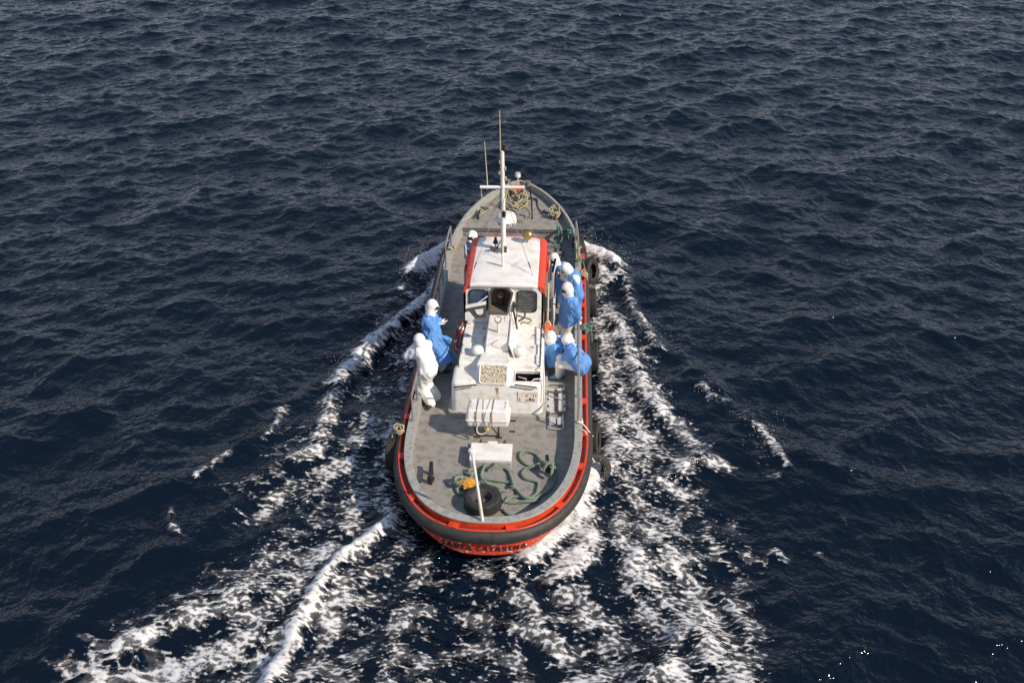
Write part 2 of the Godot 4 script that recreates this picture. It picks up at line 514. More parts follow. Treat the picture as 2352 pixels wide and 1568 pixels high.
	stroke([[250, 1180], [440, 1100], [560, 1010], [680, 930], [780, 850]], 0.55, 0.45, 0.0, 0.09)
	stroke([[1560, 820], [1660, 920], [1790, 1010], [1930, 1080]], 0.5, 0.6, 0.0, 0.10)
	# single caps
	stroke([[1748, 985], [1765, 1010], [1780, 1045], [1798, 1072]], 0.26, 0.16, 0.82, 0.12)
	stroke([[1612, 895], [1626, 908], [1632, 920]], 0.16, 0.12, 0.74, 0.10)
	stroke([[1935, 1195], [1945, 1210]], 0.12, 0.10, 0.52, 0.06)
	stroke([[1770, 1265], [1800, 1285]], 0.3, 0.2, 0.40, 0.05)
	stroke([[1880, 1270], [1905, 1280]], 0.14, 0.12, 0.46, 0.0)
	stroke([[1770, 1095], [1785, 1100]], 0.12, 0.10, 0.44, 0.0)

const SN := 512
const SL := 58.0
const SX0 := -28.5
const SZ0 := -45.0
var sea_w := []
func sea_point(i: int, j: int, x: float, z: float, calm: float) -> Vector3:
	var q := posmod(j, SN) * SN + posmod(i, SN)
	var h: float = sea_w[0][q] * calm
	var p := Vector3(x + sea_w[1][q] * -1.0 * calm, h, z + sea_w[2][q] * -1.0 * calm)
	# beside and behind the boat the hull's own waves take over from the wind's
	p.y += wake_at(wake_rise, x, z)
	return p

func make_sea() -> void:
	sea_w = waves(SN, SL, 0.30, 0.12, 4.8, TAU / 16.0, 46.0, 0.060, 7)
	var fine: PackedFloat32Array = waves(512, 5.6, 0.2, 0.3, 0.9, TAU / 0.9, 260.0, 0.5, 11, false)[0]
	var im := Image.create_empty(512, 512, false, Image.FORMAT_RF)
	for j in 512:
		for i in 512:
			im.set_pixel(i, j, Color(fine[j * 512 + i], 0, 0))
	var idx := PackedInt32Array()
	var lead := [1, 2, 4, 8, 16, 32, 64, 128, 256, 512, 1024, 2048]
	var at0 := 0
	var pre := []
	for s in lead:
		at0 -= s
		pre.push_front(at0)
	for a in pre: idx.push_back(a)
	for i in SN: idx.push_back(i)
	at0 = SN - 1
	for s in lead:
		at0 += s
		idx.push_back(at0)
	var n := idx.size()
	var d := SL / SN
	var v := PackedVector3Array(); var uv := PackedVector2Array(); var ix := PackedInt32Array()
	v.resize(n * n); uv.resize(n * n)
	for j in n:
		var z := SZ0 + idx[j] * d
		for i in n:
			var x := SX0 + idx[i] * d
			var out := maxf(maxf(-idx[i], idx[i] - SN), maxf(-idx[j], idx[j] - SN))
			v[j * n + i] = sea_point(idx[i], idx[j], x, z, clampf(1.0 - out / 200.0, 0.0, 1.0))
			uv[j * n + i] = Vector2(x / 5.6 * 0.958 + z / 5.6 * 0.287, z / 5.6 * 0.958 - x / 5.6 * 0.287)
	for j in n - 1:
		for i in n - 1:
			var q := j * n + i
			ix.append_array([q, q + 1, q + n + 1, q, q + n + 1, q + n])
	var nn := PackedVector3Array()
	nn.resize(n * n)
	for j in n:
		for i in n:
			var a := v[j * n + mini(i + 1, n - 1)] - v[j * n + maxi(i - 1, 0)]
			var b := v[mini(j + 1, n - 1) * n + i] - v[maxi(j - 1, 0) * n + i]
			nn[j * n + i] = b.cross(a).normalized()
	var m := mat(lin(0.0009, 0.0045, 0.0120), 0.10)
	m.metallic_specular = 0.36
	bump(m, ImageTexture.create_from_image(im), 1.0 * SEA_FINE)
	var o := obj("sea", grid_mesh(v, nn, uv, ix), m)
	o.set_meta("kind", "structure")

const SEA_FINE := 1.6

func grid_mesh(v, nn, uv, ix) -> ArrayMesh:
	var arr := []
	arr.resize(Mesh.ARRAY_MAX)
	arr[Mesh.ARRAY_VERTEX] = v
	arr[Mesh.ARRAY_NORMAL] = nn
	arr[Mesh.ARRAY_TEX_UV] = uv
	arr[Mesh.ARRAY_INDEX] = ix
	var m := ArrayMesh.new()
	m.add_surface_from_arrays(Mesh.PRIMITIVE_TRIANGLES, arr)
	return m

func noise_bytes(n: FastNoiseLite, w: int, h: int, gen_h: int) -> PackedByteArray:
	var im := n.get_image(w, gen_h, false, false, true)
	if gen_h != h: im.resize(w, h, Image.INTERPOLATE_BILINEAR)
	im.convert(Image.FORMAT_L8)
	return im.get_data()
func cells(freq: float, warp: float, sd: int) -> FastNoiseLite:
	var n := noise(FastNoiseLite.TYPE_CELLULAR, freq, 1, sd)
	n.cellular_return_type = FastNoiseLite.RETURN_DISTANCE2_SUB
	n.cellular_distance_function = FastNoiseLite.DISTANCE_EUCLIDEAN
	n.domain_warp_enabled = true
	n.domain_warp_type = FastNoiseLite.DOMAIN_WARP_SIMPLEX
	n.domain_warp_amplitude = warp
	n.domain_warp_frequency = freq * 0.9
	n.domain_warp_fractal_type = FastNoiseLite.DOMAIN_WARP_FRACTAL_PROGRESSIVE
	n.domain_warp_fractal_octaves = 4
	return n

func make_foam() -> void:
	var W := 1600
	var px := W / WS                       # pixels to the metre
	var dim := Image.create_from_data(WN, WN, false, Image.FORMAT_RF, wake_foam.to_byte_array())
	dim.resize(W, W, Image.INTERPOLATE_CUBIC)
	var dens := dim.get_data().to_float32_array()
	var c1 := noise_bytes(cells(1.0 / (0.42 * px), 0.42 * px, 3), W, W, 2800)
	var c2 := noise_bytes(cells(1.0 / (0.15 * px), 0.16 * px, 5), W, W, 2700)
	var n1 := noise_bytes(noise(FastNoiseLite.TYPE_SIMPLEX_SMOOTH, 1.0 / (0.9 * px), 6, 17), W, W, 2500)
	var n2 := noise_bytes(noise(FastNoiseLite.TYPE_SIMPLEX_SMOOTH, 1.0 / (0.16 * px), 4, 19), W, W, 2800)
	var out := PackedByteArray()
	out.resize(W * W * 2)
	var small := PackedFloat32Array()
	small.resize(400 * 400)
	for q in W * W:
		var d := dens[q]
		var a := 0.0
		var f := 0.0
		if d > 0.03:
			var lace := maxf(0.0, 1.0 - c1[q] * 0.0125)
			var web := maxf(0.0, 1.0 - c2[q] * 0.012)
			# out to port the foam has had time to draw into sheets with round holes
			var calm := clampf((560.0 - (q % W)) / 110.0, 0.0, 1.0)
			f = d * 1.10 + lerpf(0.32, 0.56, calm) * lace + lerpf(0.24, 0.20, calm) * web + (n1[q] - 128) * 0.0030 + (n2[q] - 128) * lerpf(0.0050, 0.0022, calm) - lerpf(0.75, 0.84, calm)
			if f > 0.0:
				a = minf(f / 0.42, 1.0)
				a = a * a * (3.0 - 2.0 * a) * 0.95
			# thin bubbles left under the surface
			var h := d * 0.9 + (n1[q] - 128) * 0.004 + 0.22 * lace + 0.1 * web - 0.46
			if h > 0.0: a = maxf(a, minf(h * 0.6, 0.32))
			a *= minf(1.0, (d - 0.03) * 9.0)
			var x := q % W
			var z := q / W
			small[(z >> 2) * 400 + (x >> 2)] += a * 0.0625
		out[q * 2] = 178 + int(50.0 * clampf(f / 0.9, 0.0, 1.0)) + (n2[q] >> 4)
		out[q * 2 + 1] = int(a * 255.0)
	var im := Image.create_from_data(W, W, false, Image.FORMAT_LA8, out)
	im.convert(Image.FORMAT_RGBA8)
	var m := StandardMaterial3D.new()
	m.albedo_texture = ImageTexture.create_from_image(im)
	m.albedo_color = lin(0.98, 0.98, 1.0)
	m.transparency = BaseMaterial3D.TRANSPARENCY_ALPHA
	m.roughness = 0.9
	m.texture_repeat = false
	# a sheet that rides on the water, thicker where the foam is thick
	var lump := noise(FastNoiseLite.TYPE_SIMPLEX_SMOOTH, 3.2, 3, 23)
	var n := 363
	var d := SL / SN
	var v := PackedVector3Array(); var nn := PackedVector3Array(); var uv := PackedVector2Array(); var ix := PackedInt32Array()
	v.resize(n * n); nn.resize(n * n); uv.resize(n * n)
	for j in n:
		for i in n:
			var x := WX0 + WS * i / (n - 1.0); var z := WZ0 + WS * j / (n - 1.0)
			var gi := (x - SX0) / d; var gj := (z - SZ0) / d
			var i0 := int(floor(gi)); var j0 := int(floor(gj))
			gi -= i0; gj -= j0
			# the same two triangles of the sea's cell
			var p := SX0 + i0 * d; var r := SZ0 + j0 * d
			var P00 := sea_point(i0, j0, p, r, 1.0); var P11 := sea_point(i0 + 1, j0 + 1, p + d, r + d, 1.0)
			var s: Vector3
			if gi >= gj:
				var P10 := sea_point(i0 + 1, j0, p + d, r, 1.0)
				s = P00 + (P10 - P00) * gi + (P11 - P10) * gj
			else:
				var P01 := sea_point(i0, j0 + 1, p, r + d, 1.0)
				s = P00 + (P01 - P00) * gj + (P11 - P01) * gi
			var a: float = small[mini(399, j * 400 / n) * 400 + mini(399, i * 400 / n)]
			s.y += 0.008 + a * (0.035 + 0.055 * lump.get_noise_2d(x, z))
			v[j * n + i] = s
			uv[j * n + i] = Vector2(float(i) / (n - 1), float(j) / (n - 1))
	for j in n - 1:
		for i in n - 1:
			var q := j * n + i
			if maxf(maxf(small[(j * 400 / n) * 400 + i * 400 / n], small[mini(399, j * 400 / n + 1) * 400 + i * 400 / n]), maxf(small[mini(399, j * 400 / n + 1) * 400 + mini(399, i * 400 / n + 1)], small[(j * 400 / n) * 400 + mini(399, i * 400 / n + 1)])) > 0.0:
				ix.append_array([q, q + 1, q + n + 1, q, q + n + 1, q + n])
	for j in n:
		for i in n:
			var a := v[j * n + mini(i + 1, n - 1)] - v[j * n + maxi(i - 1, 0)]
			var b := v[mini(j + 1, n - 1) * n + i] - v[maxi(j - 1, 0) * n + i]
			nn[j * n + i] = b.cross(a).normalized()
	var o := obj("wake_foam", grid_mesh(v, nn, uv, ix), m)
	tag(o, "white lacy foam of the wake spreading on both sides of the boat", "foam", "", "stuff")
	# drops thrown up by the bow and quarter waves
	var rng := RandomNumberGenerator.new()
	rng.seed = 5
	var spots := []
	for s in [[1345, 572, 0.28, 260, 0.75], [1400, 605, 0.35, 200, 0.6], [1010, 590, 0.3, 160, 0.6], [960, 620, 0.3, 110, 0.5], [1300, 1190, 0.35, 160, 0.5], [1362, 1085, 0.2, 120, 0.5], [1500, 780, 0.3, 60, 0.35], [1620, 905, 0.15, 40, 0.35], [1765, 1005, 0.2, 60, 0.35], [800, 840, 0.25, 50, 0.35], [1345, 625, 0.3, 90, 0.5]]:
		var c := at(s[0], s[1], 0.15)
		for k in s[3]:
			spots.append([c + Vector3(rng.randfn() * s[2], absf(rng.randfn()) * s[4] * 0.42, rng.randfn() * s[2] * 1.3), rng.randf_range(0.003, 0.007)])
	var mm := MultiMesh.new()
	mm.transform_format = MultiMesh.TRANSFORM_3D
	var ball := SphereMesh.new()
	ball.radius = 1.0; ball.height = 2.0; ball.radial_segments = 6; ball.rings = 4
	mm.mesh = ball
	mm.instance_count = spots.size()
	for k in spots.size():
		mm.set_instance_transform(k, Transform3D(Basis().scaled(Vector3.ONE * spots[k][1]), spots[k][0]))
	var sp := MultiMeshInstance3D.new()
	sp.name = "spray"
	sp.multimesh = mm
	sp.material_override = mat(lin(0.8, 0.81, 0.83), 0.5)
	add_child(sp)
	tag(sp, "drops of white spray thrown up beside the bow and the quarter", "spray", "", "stuff")

# ------------------------------------------------------------------ boat
# pixels of four enlarged views of the photograph, brought down to a height
func q1(x: float, y: float, h: float) -> Vector3: return at(995.31 + x * 0.19531, 229.69 + y * 0.19531, h)
func f1(x: float, y: float, lift: float) -> Vector3:      # on the foredeck, which rises towards the bow
	var p := q1(x, y, 1.1)
	for k in 6: p = q1(x, y, fore_y(p.z) + lift)
	return p
func q2(x: float, y: float, h: float) -> Vector3: return at(995.31 + x * 0.15625, 490.0 + y * 0.15625, h)
func q3(x: float, y: float, h: float) -> Vector3: return at(995.31 + x * 0.19531, 689.06 + y * 0.19531, h)
func q4(x: float, y: float, h: float) -> Vector3: return at(880.47 + x * 0.26855, 880.47 + y * 0.26855, h)

var LP := []      # the outline of the boat at its fender: closed, stern, starboard side, bow, port side
var LN := []      # outward direction at each point
func cap_y(z: float) -> float: return 1.0 + 0.5 * pow(clampf((-z - 6.0) / 8.4, 0, 1), 2.4)
func rub_y(z: float) -> float: return 1.0 + 0.2 * pow(clampf((-z - 6.0) / 8.4, 0, 1), 2.4)
func deck_y(z: float) -> float: return 0.70 + 0.35 * (cap_y(z) - 1.0)
func fore_y(z: float) -> float: return cap_y(z) - 0.2

const KEEL_X := -0.05
func counter_y(i: int) -> float: return lerpf(0.58, 0.315, pow(clampf(LN[i].y, 0.0, 1.0), 3.0))

func cap_in(z: float) -> float: return lerpf(0.360, 0.275, smoothstep(-9.5, -12.0, z))

func outline() -> void:
	var half := []
	for i in 33:
		var a := PI / 2 * (1.0 - i / 32.0)
		half.append(Vector2(1.92 * pow(maxf(cos(a), 0.0), 2 / 2.4), -3.42 + 3.0 * pow(sin(a), 2 / 2.4)))
	for i in 18: half.append(Vector2(1.92, -3.42 - 6.38 * (i + 1) / 18.0))
	for i in 36:
		var t := sin(PI / 2 * (i + 1) / 36.0)
		half.append(Vector2(1.92 * pow(maxf(1.0 - pow(t, 2.6), 0.0), 0.7), -9.8 - 4.72 * t))
	LP = half.duplicate()
	for i in range(half.size() - 2, 0, -1): LP.append(Vector2(-half[i].x, half[i].y))
	var n := LP.size()
	for i in n:
		var d: Vector2 = LP[(i + 1) % n] - LP[(i - 1 + n) % n]
		LN.append(Vector2(-d.y, d.x).normalized())
	LN[0] = Vector2(0, 1)
	LN[half.size() - 1] = Vector2(0, -1)
func edge(i: int, d: float, y: float) -> Vector3:
	var p: Vector2 = LP[i] - LN[i] * d
	if LP[i].x > 0.01: p.x = maxf(p.x, 0.0)
	elif LP[i].x < -0.01: p.x = minf(p.x, 0.0)
	else: p.x = 0.0
	return Vector3(p.x + KEEL_X, y, p.y)
# a profile carried round the boat: f(i) gives the points (distance inwards, height) at outline point i
func sweep(f: Callable, aft_of := -99.0, closed_profile := false) -> MB:
	var mb := MB.new()
	var n := LP.size()
	var first := 0
	if aft_of > -90:
		for i in n:
			if LP[i].x <= 0 and LP[i].y > aft_of and i > 40:
				first = i
				break
	var rings := []
	for k in n + 1:
		var i := (first + k) % n
		if LP[i].y <= aft_of: break
		var r := PackedVector3Array()
		for q in f.call(i): r.push_back(edge(i, q.x, q.y))
		rings.append(r)
		if k == n: break
	mb.loft(rings, closed_profile, closed_profile and aft_of > -90, closed_profile and aft_of > -90)
	return mb

func rrect2(x0: float, y0: float, x1: float, y1: float, r: float) -> PackedVector2Array:
	var p := PackedVector2Array()
	for q in 4:
		var cx: float = x1 - r if q == 0 or q == 3 else x0 + r
		var cy: float = y1 - r if q < 2 else y0 + r
		for i in 5:
			var a: float = PI / 2 * (q + i / 4.0)
			p.push_back(Vector2(cx + r * cos(a), cy + r * sin(a)))
	return p
# a wall panel of w by h from corner o, with one rounded opening; n is the way into the room
func panel(mb: MB, o: Vector3, ux: Vector3, uy: Vector3, n: Vector3, w: float, h: float, hole: Array) -> PackedVector3Array:
	var inner := PackedVector3Array(); var outer := PackedVector3Array()
	var p := rrect2(hole[0], hole[1], hole[2], hole[3], hole[4])
	for q in 4:
		var cx: float = w if q == 0 or q == 3 else 0.0
		var cy: float = h if q < 2 else 0.0
		for i in 5:
			var a := p[q * 5 + i]
			inner.push_back(o + ux * a.x + uy * a.y)
			var e := Vector2(cx, cy)
			if i != 2:
				var along_x := (i < 2) != (q % 2 == 0)
				var from := p[q * 5] if i < 2 else p[q * 5 + 4]
				var tt: float = [0.0, 0.5, 1.0, 0.5, 0.0][i]
				if along_x: e.x = lerpf(from.x, cx, tt)
				else: e.y = lerpf(from.y, cy, tt)
			outer.push_back(o + ux * e.x + uy * e.y)
	var back := PackedVector3Array(); var oback := PackedVector3Array()
	for a in inner: back.push_back(a + n)
	for a in outer: oback.push_back(a + n)
	mb.loft([oback, outer, inner, back, oback], true, false, false)
	return inner
func window(wall: MB, o, ux, uy, n, w, h, hole, parent: Node3D) -> void:
	var ring := panel(wall, o, ux, uy, n, w, h, hole)
	var pts := []
	for a in ring: pts.append(a - n * 0.15)
	part("window_frame", MB.new().tube(pts, 0.016, 6, -1, true).mesh(60), M.black, parent)
	var g := MB.new()
	var mid := PackedVector3Array()
	for a in ring: mid.push_back(a + n * 0.4)
	g.fan(mid, true)
	part("window_pane", g.mesh(), M.glass, parent)

func smooth_line(pts: Array, per := 8, closed := false) -> Array:
	var out := []
	var n := pts.size()
	for i in (n if closed else n - 1):
		var a: Vector3 = pts[(i - 1 + n) % n] if closed else pts[maxi(i - 1, 0)]
		var b: Vector3 = pts[i]
		var c: Vector3 = pts[(i + 1) % n]
		var d: Vector3 = pts[(i + 2) % n] if closed else pts[mini(i + 2, n - 1)]
		for k in per: out.append(b.cubic_interpolate(c, a, d, float(k) / per))
	if not closed: out.append(pts[n - 1])
	return out
# three strands laid round one another
func laid_rope(mb: MB, pts: Array, r: float) -> void:
	var dense := []
	for i in pts.size() - 1:
		var l: float = pts[i].distance_to(pts[i + 1])
		var k := maxi(1, int(l / 0.022))
		for j in k: dense.append(pts[i].lerp(pts[i + 1], float(j) / k))
	dense.append(pts[pts.size() - 1])
	for s in 3:
		var line := []
		var run := 0.0
		for i in dense.size():
			var d: Vector3 = (dense[mini(i + 1, dense.size() - 1)] - dense[maxi(i - 1, 0)]).normalized()
			var side := d.cross(Vector3.UP).normalized()
			var up := side.cross(d)
			if i > 0: run += dense[i].distance_to(dense[i - 1])
			var w := run / (r * 5.0) * TAU + s * TAU / 3
			line.append(dense[i] + (side * cos(w) + up * sin(w)) * r * 0.52)
		mb.tube(line, r * 0.56, 5)
func tangle(c: Vector3, rx: float, rz: float, turns: int, sd: int, lift := 0.1) -> Array:
	var rng := RandomNumberGenerator.new()
	rng.seed = sd
	var pts := []
	for i in turns * 6:
		var a := i * TAU / 6 + rng.randf_range(-0.5, 0.5)
		var k := rng.randf_range(0.35, 1.0)
		pts.append(c + Vector3(cos(a) * rx * k, rng.randf_range(0.0, lift), sin(a) * rz * k))
	return smooth_line(pts, 5)

func rope(called: String, lines: Array, r: float, m: Material, label: String, group := "", laid := false) -> Node3D:
	var mb := MB.new()
	for l in lines:
		if laid: laid_rope(mb, l, r)
		else: mb.tube(l, r, 6)
	var o := obj(called, mb.mesh(70), m)
	tag(o, label, "rope", group)
	return o

func tyre_mesh(R: float, w: float, hole: float) -> ArrayMesh:
	var mb := MB.new()
	var pr := []
	for q in [[hole, -0.36], [hole + 0.03, -0.45], [R * 0.78, -0.5], [R * 0.93, -0.44], [R * 0.985, -0.34], [R, -0.2], [R, 0.2], [R * 0.985, 0.34], [R * 0.93, 0.44], [R * 0.78, 0.5], [hole + 0.03, 0.45], [hole, 0.36], [hole + 0.02, 0.3], [R * 0.86, 0.28], [R * 0.9, 0.0], [R * 0.86, -0.28], [hole + 0.02, -0.3]]:
		pr.append(Vector2(q[0], q[1] * w))
	mb.ring(pr, Transform3D(), 40)
	# tread blocks round the rim
	for k in 44:
		var a := TAU * k / 44
		for s in [-1, 0, 1]:
			var t := Transform3D(Basis(Vector3.UP, a + s * 0.05), Vector3.ZERO)
			mb.box(Vector3(R - 0.012, (s * 0.25 - 0.10) * w, -0.028 * R / 0.33), Vector3(R + 0.007, (s * 0.25 + 0.10) * w, 0.028 * R / 0.33), t)
	return mb.mesh(35)

func lettering(s: String, size: float, m: Material, parent: Node3D, place: Callable, widths: float) -> void:
	var f := SystemFont.new()
	f.font_names = PackedStringArray(["Droid Sans"])
	f.font_weight = 700
	var adv := []
	var total := 0.0
	for ch in s:
		var w: float = f.get_string_size(ch, HORIZONTAL_ALIGNMENT_LEFT, -1, 64).x
		adv.append(w); total += w
	var run := 0.0
	for i in s.length():
		if s[i] != " ":
			var tm := TextMesh.new()
			tm.font = f
			tm.text = s[i]
			tm.font_size = 64
			tm.pixel_size = size / 64.0
			tm.depth = 0.008
			tm.horizontal_alignment = HORIZONTAL_ALIGNMENT_CENTER
			var o := part("letter", tm, m, parent)
			o.transform = place.call((run + adv[i] * 0.5) / total - 0.5)
		run += adv[i]

func make_boat() -> Node3D:
	outline()
	var B := thing("workboat", "red hulled workboat with white wheelhouse, grey deck and black rubber fender", "boat")
	var hull_profile := func(i):
		var z: float = LP[i].y
		var e: float = pow(absf(LN[i].y), 1.5)
		var dd: float = lerpf(0.26, 0.78, e)
		var c := cap_y(z); var r := rub_y(z)
		# the counter: upright below the fender, then cut away under the stern
		var w: float = pow(clampf(LN[i].y * 1.15, 0.0, 1.0), 1.2)
		var yl := counter_y(i)
		return [Vector2(0.225, c - 0.02), Vector2(0.225, r - 0.18), Vector2(0.13, r - 0.2), Vector2(0.10, r - 0.30), Vector2(0.11, r - 0.38), Vector2(lerpf(0.15, 0.13, w), lerpf(0.42, yl, w)), Vector2(lerpf(0.19, 0.50, w), lerpf(0.2, yl - 0.14, w)), Vector2(lerpf(dd, 1.05, w), lerpf(0.0, -0.05, w)), Vector2(lerpf(dd * 1.25, 1.35, w), -0.35), Vector2(lerpf(dd * 1.6, 1.7, w), -0.8)]
	var hull := sweep(func(i): return hull_profile.call(i).slice(0, 6))
	part("hull", hull.mesh(60), M.hull, B)
	part("lower_hull", sweep(func(i): return hull_profile.call(i).slice(5)).mesh(60), M.boot, B)
	var fend := sweep(func(i):
		var r := rub_y(LP[i].y)
		var p := []
		for k in 9:
			var a := PI * k / 8.0
			p.append(Vector2(0.105 - 0.105 * sin(a), r - 0.245 + 0.135 * cos(a)))
		p.append(Vector2(0.16, r - 0.38)); p.append(Vector2(0.16, r - 0.11))
		return p, -11.6, true)
	part("rubber_fender", fend.mesh(60), M.rubber, B)
	var led := sweep(func(i):
		var r := rub_y(LP[i].y)
		return [Vector2(0.10, r - 0.2), Vector2(0.095, r - 0.105), Vector2(0.103, r - 0.098), Vector2(0.130, r - 0.098), Vector2(0.138, r - 0.106), Vector2(0.140, r - 0.185), Vector2(0.219, r - 0.187), Vector2(0.219, cap_y(LP[i].y) - 0.015)], -10.9)
	var gun := part("gunwale_channel", led.mesh(35), M.red, B)
	# blocks that bridge the channel
	var run := 0.0
	var next := 0.55
	var n := LP.size()
	for i in n:
		var a: Vector2 = LP[i]; var b: Vector2 = LP[(i + 1) % n]
		run += a.distance_to(b)
		if run > next and a.y > -11.4:
			next += 1.22
			var y := rub_y(a.y)
			var c := edge(i, 0.16, y - 0.14)
			var bs := Basis(Vector3(LN[i].x, 0, LN[i].y), Vector3.UP, Vector3(LN[i].x, 0, LN[i].y).cross(Vector3.UP))
			part("bracket", MB.new().rbox(Vector3(-0.062, -0.05, -0.085), Vector3(0.066, 0.056, 0.085), 0.008, 0.006, Transform3D(bs, c)).mesh(), M.red, gun)
		elif run > next: next = run + 0.3
	var cap := sweep(func(i):
		var c := cap_y(LP[i].y)
		return [Vector2(0.212, c - 0.03), Vector2(0.212, c - 0.006), Vector2(0.218, c), Vector2(cap_in(LP[i].y), c), Vector2(cap_in(LP[i].y) + 0.006, c - 0.006), Vector2(cap_in(LP[i].y) + 0.006, c - 0.03)], -99.0, true)
	part("bulwark_cap", cap.mesh(35), M.grey, B)
	var inn := sweep(func(i):
		var z: float = LP[i].y
		return [Vector2(cap_in(z) - 0.008, cap_y(z) - 0.025), Vector2(cap_in(z) - 0.008, deck_y(z) - 0.05)])
	part("bulwark", inn.mesh(35), M.grey, B)
	# decks
	var half := (n + 2) / 2
	var dk := MB.new(); var fd := MB.new()
	var brk := -12.05
	var last := -1
	for i in half - 1:
		var za: float = LP[i].y; var zb: float = LP[i + 1].y
		var ia := (n - i) % n; var ib := n - i - 1
		if za > brk:
			dk.quad(edge(ia, cap_in(za) - 0.015, deck_y(za)), edge(i, cap_in(za) - 0.015, deck_y(za)), edge(i + 1, cap_in(zb) - 0.015, deck_y(zb)), edge(ib, cap_in(zb) - 0.015, deck_y(zb)))
			last = i + 1
		else:
			fd.quad(edge(ia, cap_in(za) - 0.015, fore_y(za)), edge(i, cap_in(za) - 0.015, fore_y(za)), edge(i + 1, cap_in(zb) - 0.015, fore_y(zb)), edge(ib, cap_in(zb) - 0.015, fore_y(zb)))
	part("deck", dk.mesh(), M.deck, B)
	var zl: float = LP[last].y
	var fr := edge(last, cap_in(zl) - 0.015, fore_y(zl)); var fl := edge(n - last, cap_in(zl) - 0.015, fore_y(zl))
	var drop := Vector3(0, deck_y(zl) - fore_y(zl) - 0.02, 0)
	part("foredeck", fd.mesh(), M.deck, B)
	part("foredeck_bulkhead", MB.new().box(Vector3(fl.x, fl.y + drop.y, zl), Vector3(fr.x, fl.y - 0.002, zl + 0.03)).mesh(), M.deck, B)
	part("foredeck_edge", MB.new().tube([fl + Vector3(0.02, 0.0, 0.03), fr + Vector3(-0.02, 0.0, 0.03)], 0.016, 6).mesh(70), M.frame, B)
	# name on the stern, letter by letter round the curve of the hull
	var names := node("name_lettering", B)
	lettering("SANTA CATARINA", 0.150, M.print_black, names, func(t):
		var s: float = -0.02 + t * 1.62
		# walk along the outline to that width
		var i := 0
		while i < 30 and LP[i].x < absf(s): i += 1
		var k: float = (absf(s) - LP[i - 1].x) / maxf(LP[i].x - LP[i - 1].x, 1e-5) if i > 0 else 0.0
		var p: Vector2 = LP[i - 1].lerp(LP[i], k) if i > 0 else LP[0]
		var nn: Vector2 = LN[i - 1].lerp(LN[i], k).normalized() if i > 0 else LN[0]
		if s < 0: p.x = -p.x; nn.x = -nn.x
		p.x += KEEL_X
		var top := Vector3(p.x - nn.x * 0.11, 0.62, p.y - nn.y * 0.11)
		var low := Vector3(p.x - nn.x * 0.128, 0.33, p.y - nn.y * 0.128)
		var up := (top - low).normalized()
		var out := Vector3(nn.x, 0, nn.y)
		out = (out - up * out.dot(up)).normalized()
		var right := up.cross(out)
		return Transform3D(Basis(right, up, out), low.lerp(top, 0.50) + out * 0.008), 1.66)
	make_house(B)
	make_casing(B)
	make_mast(B)
	make_rails(B)
	make_fittings(B)
	return B

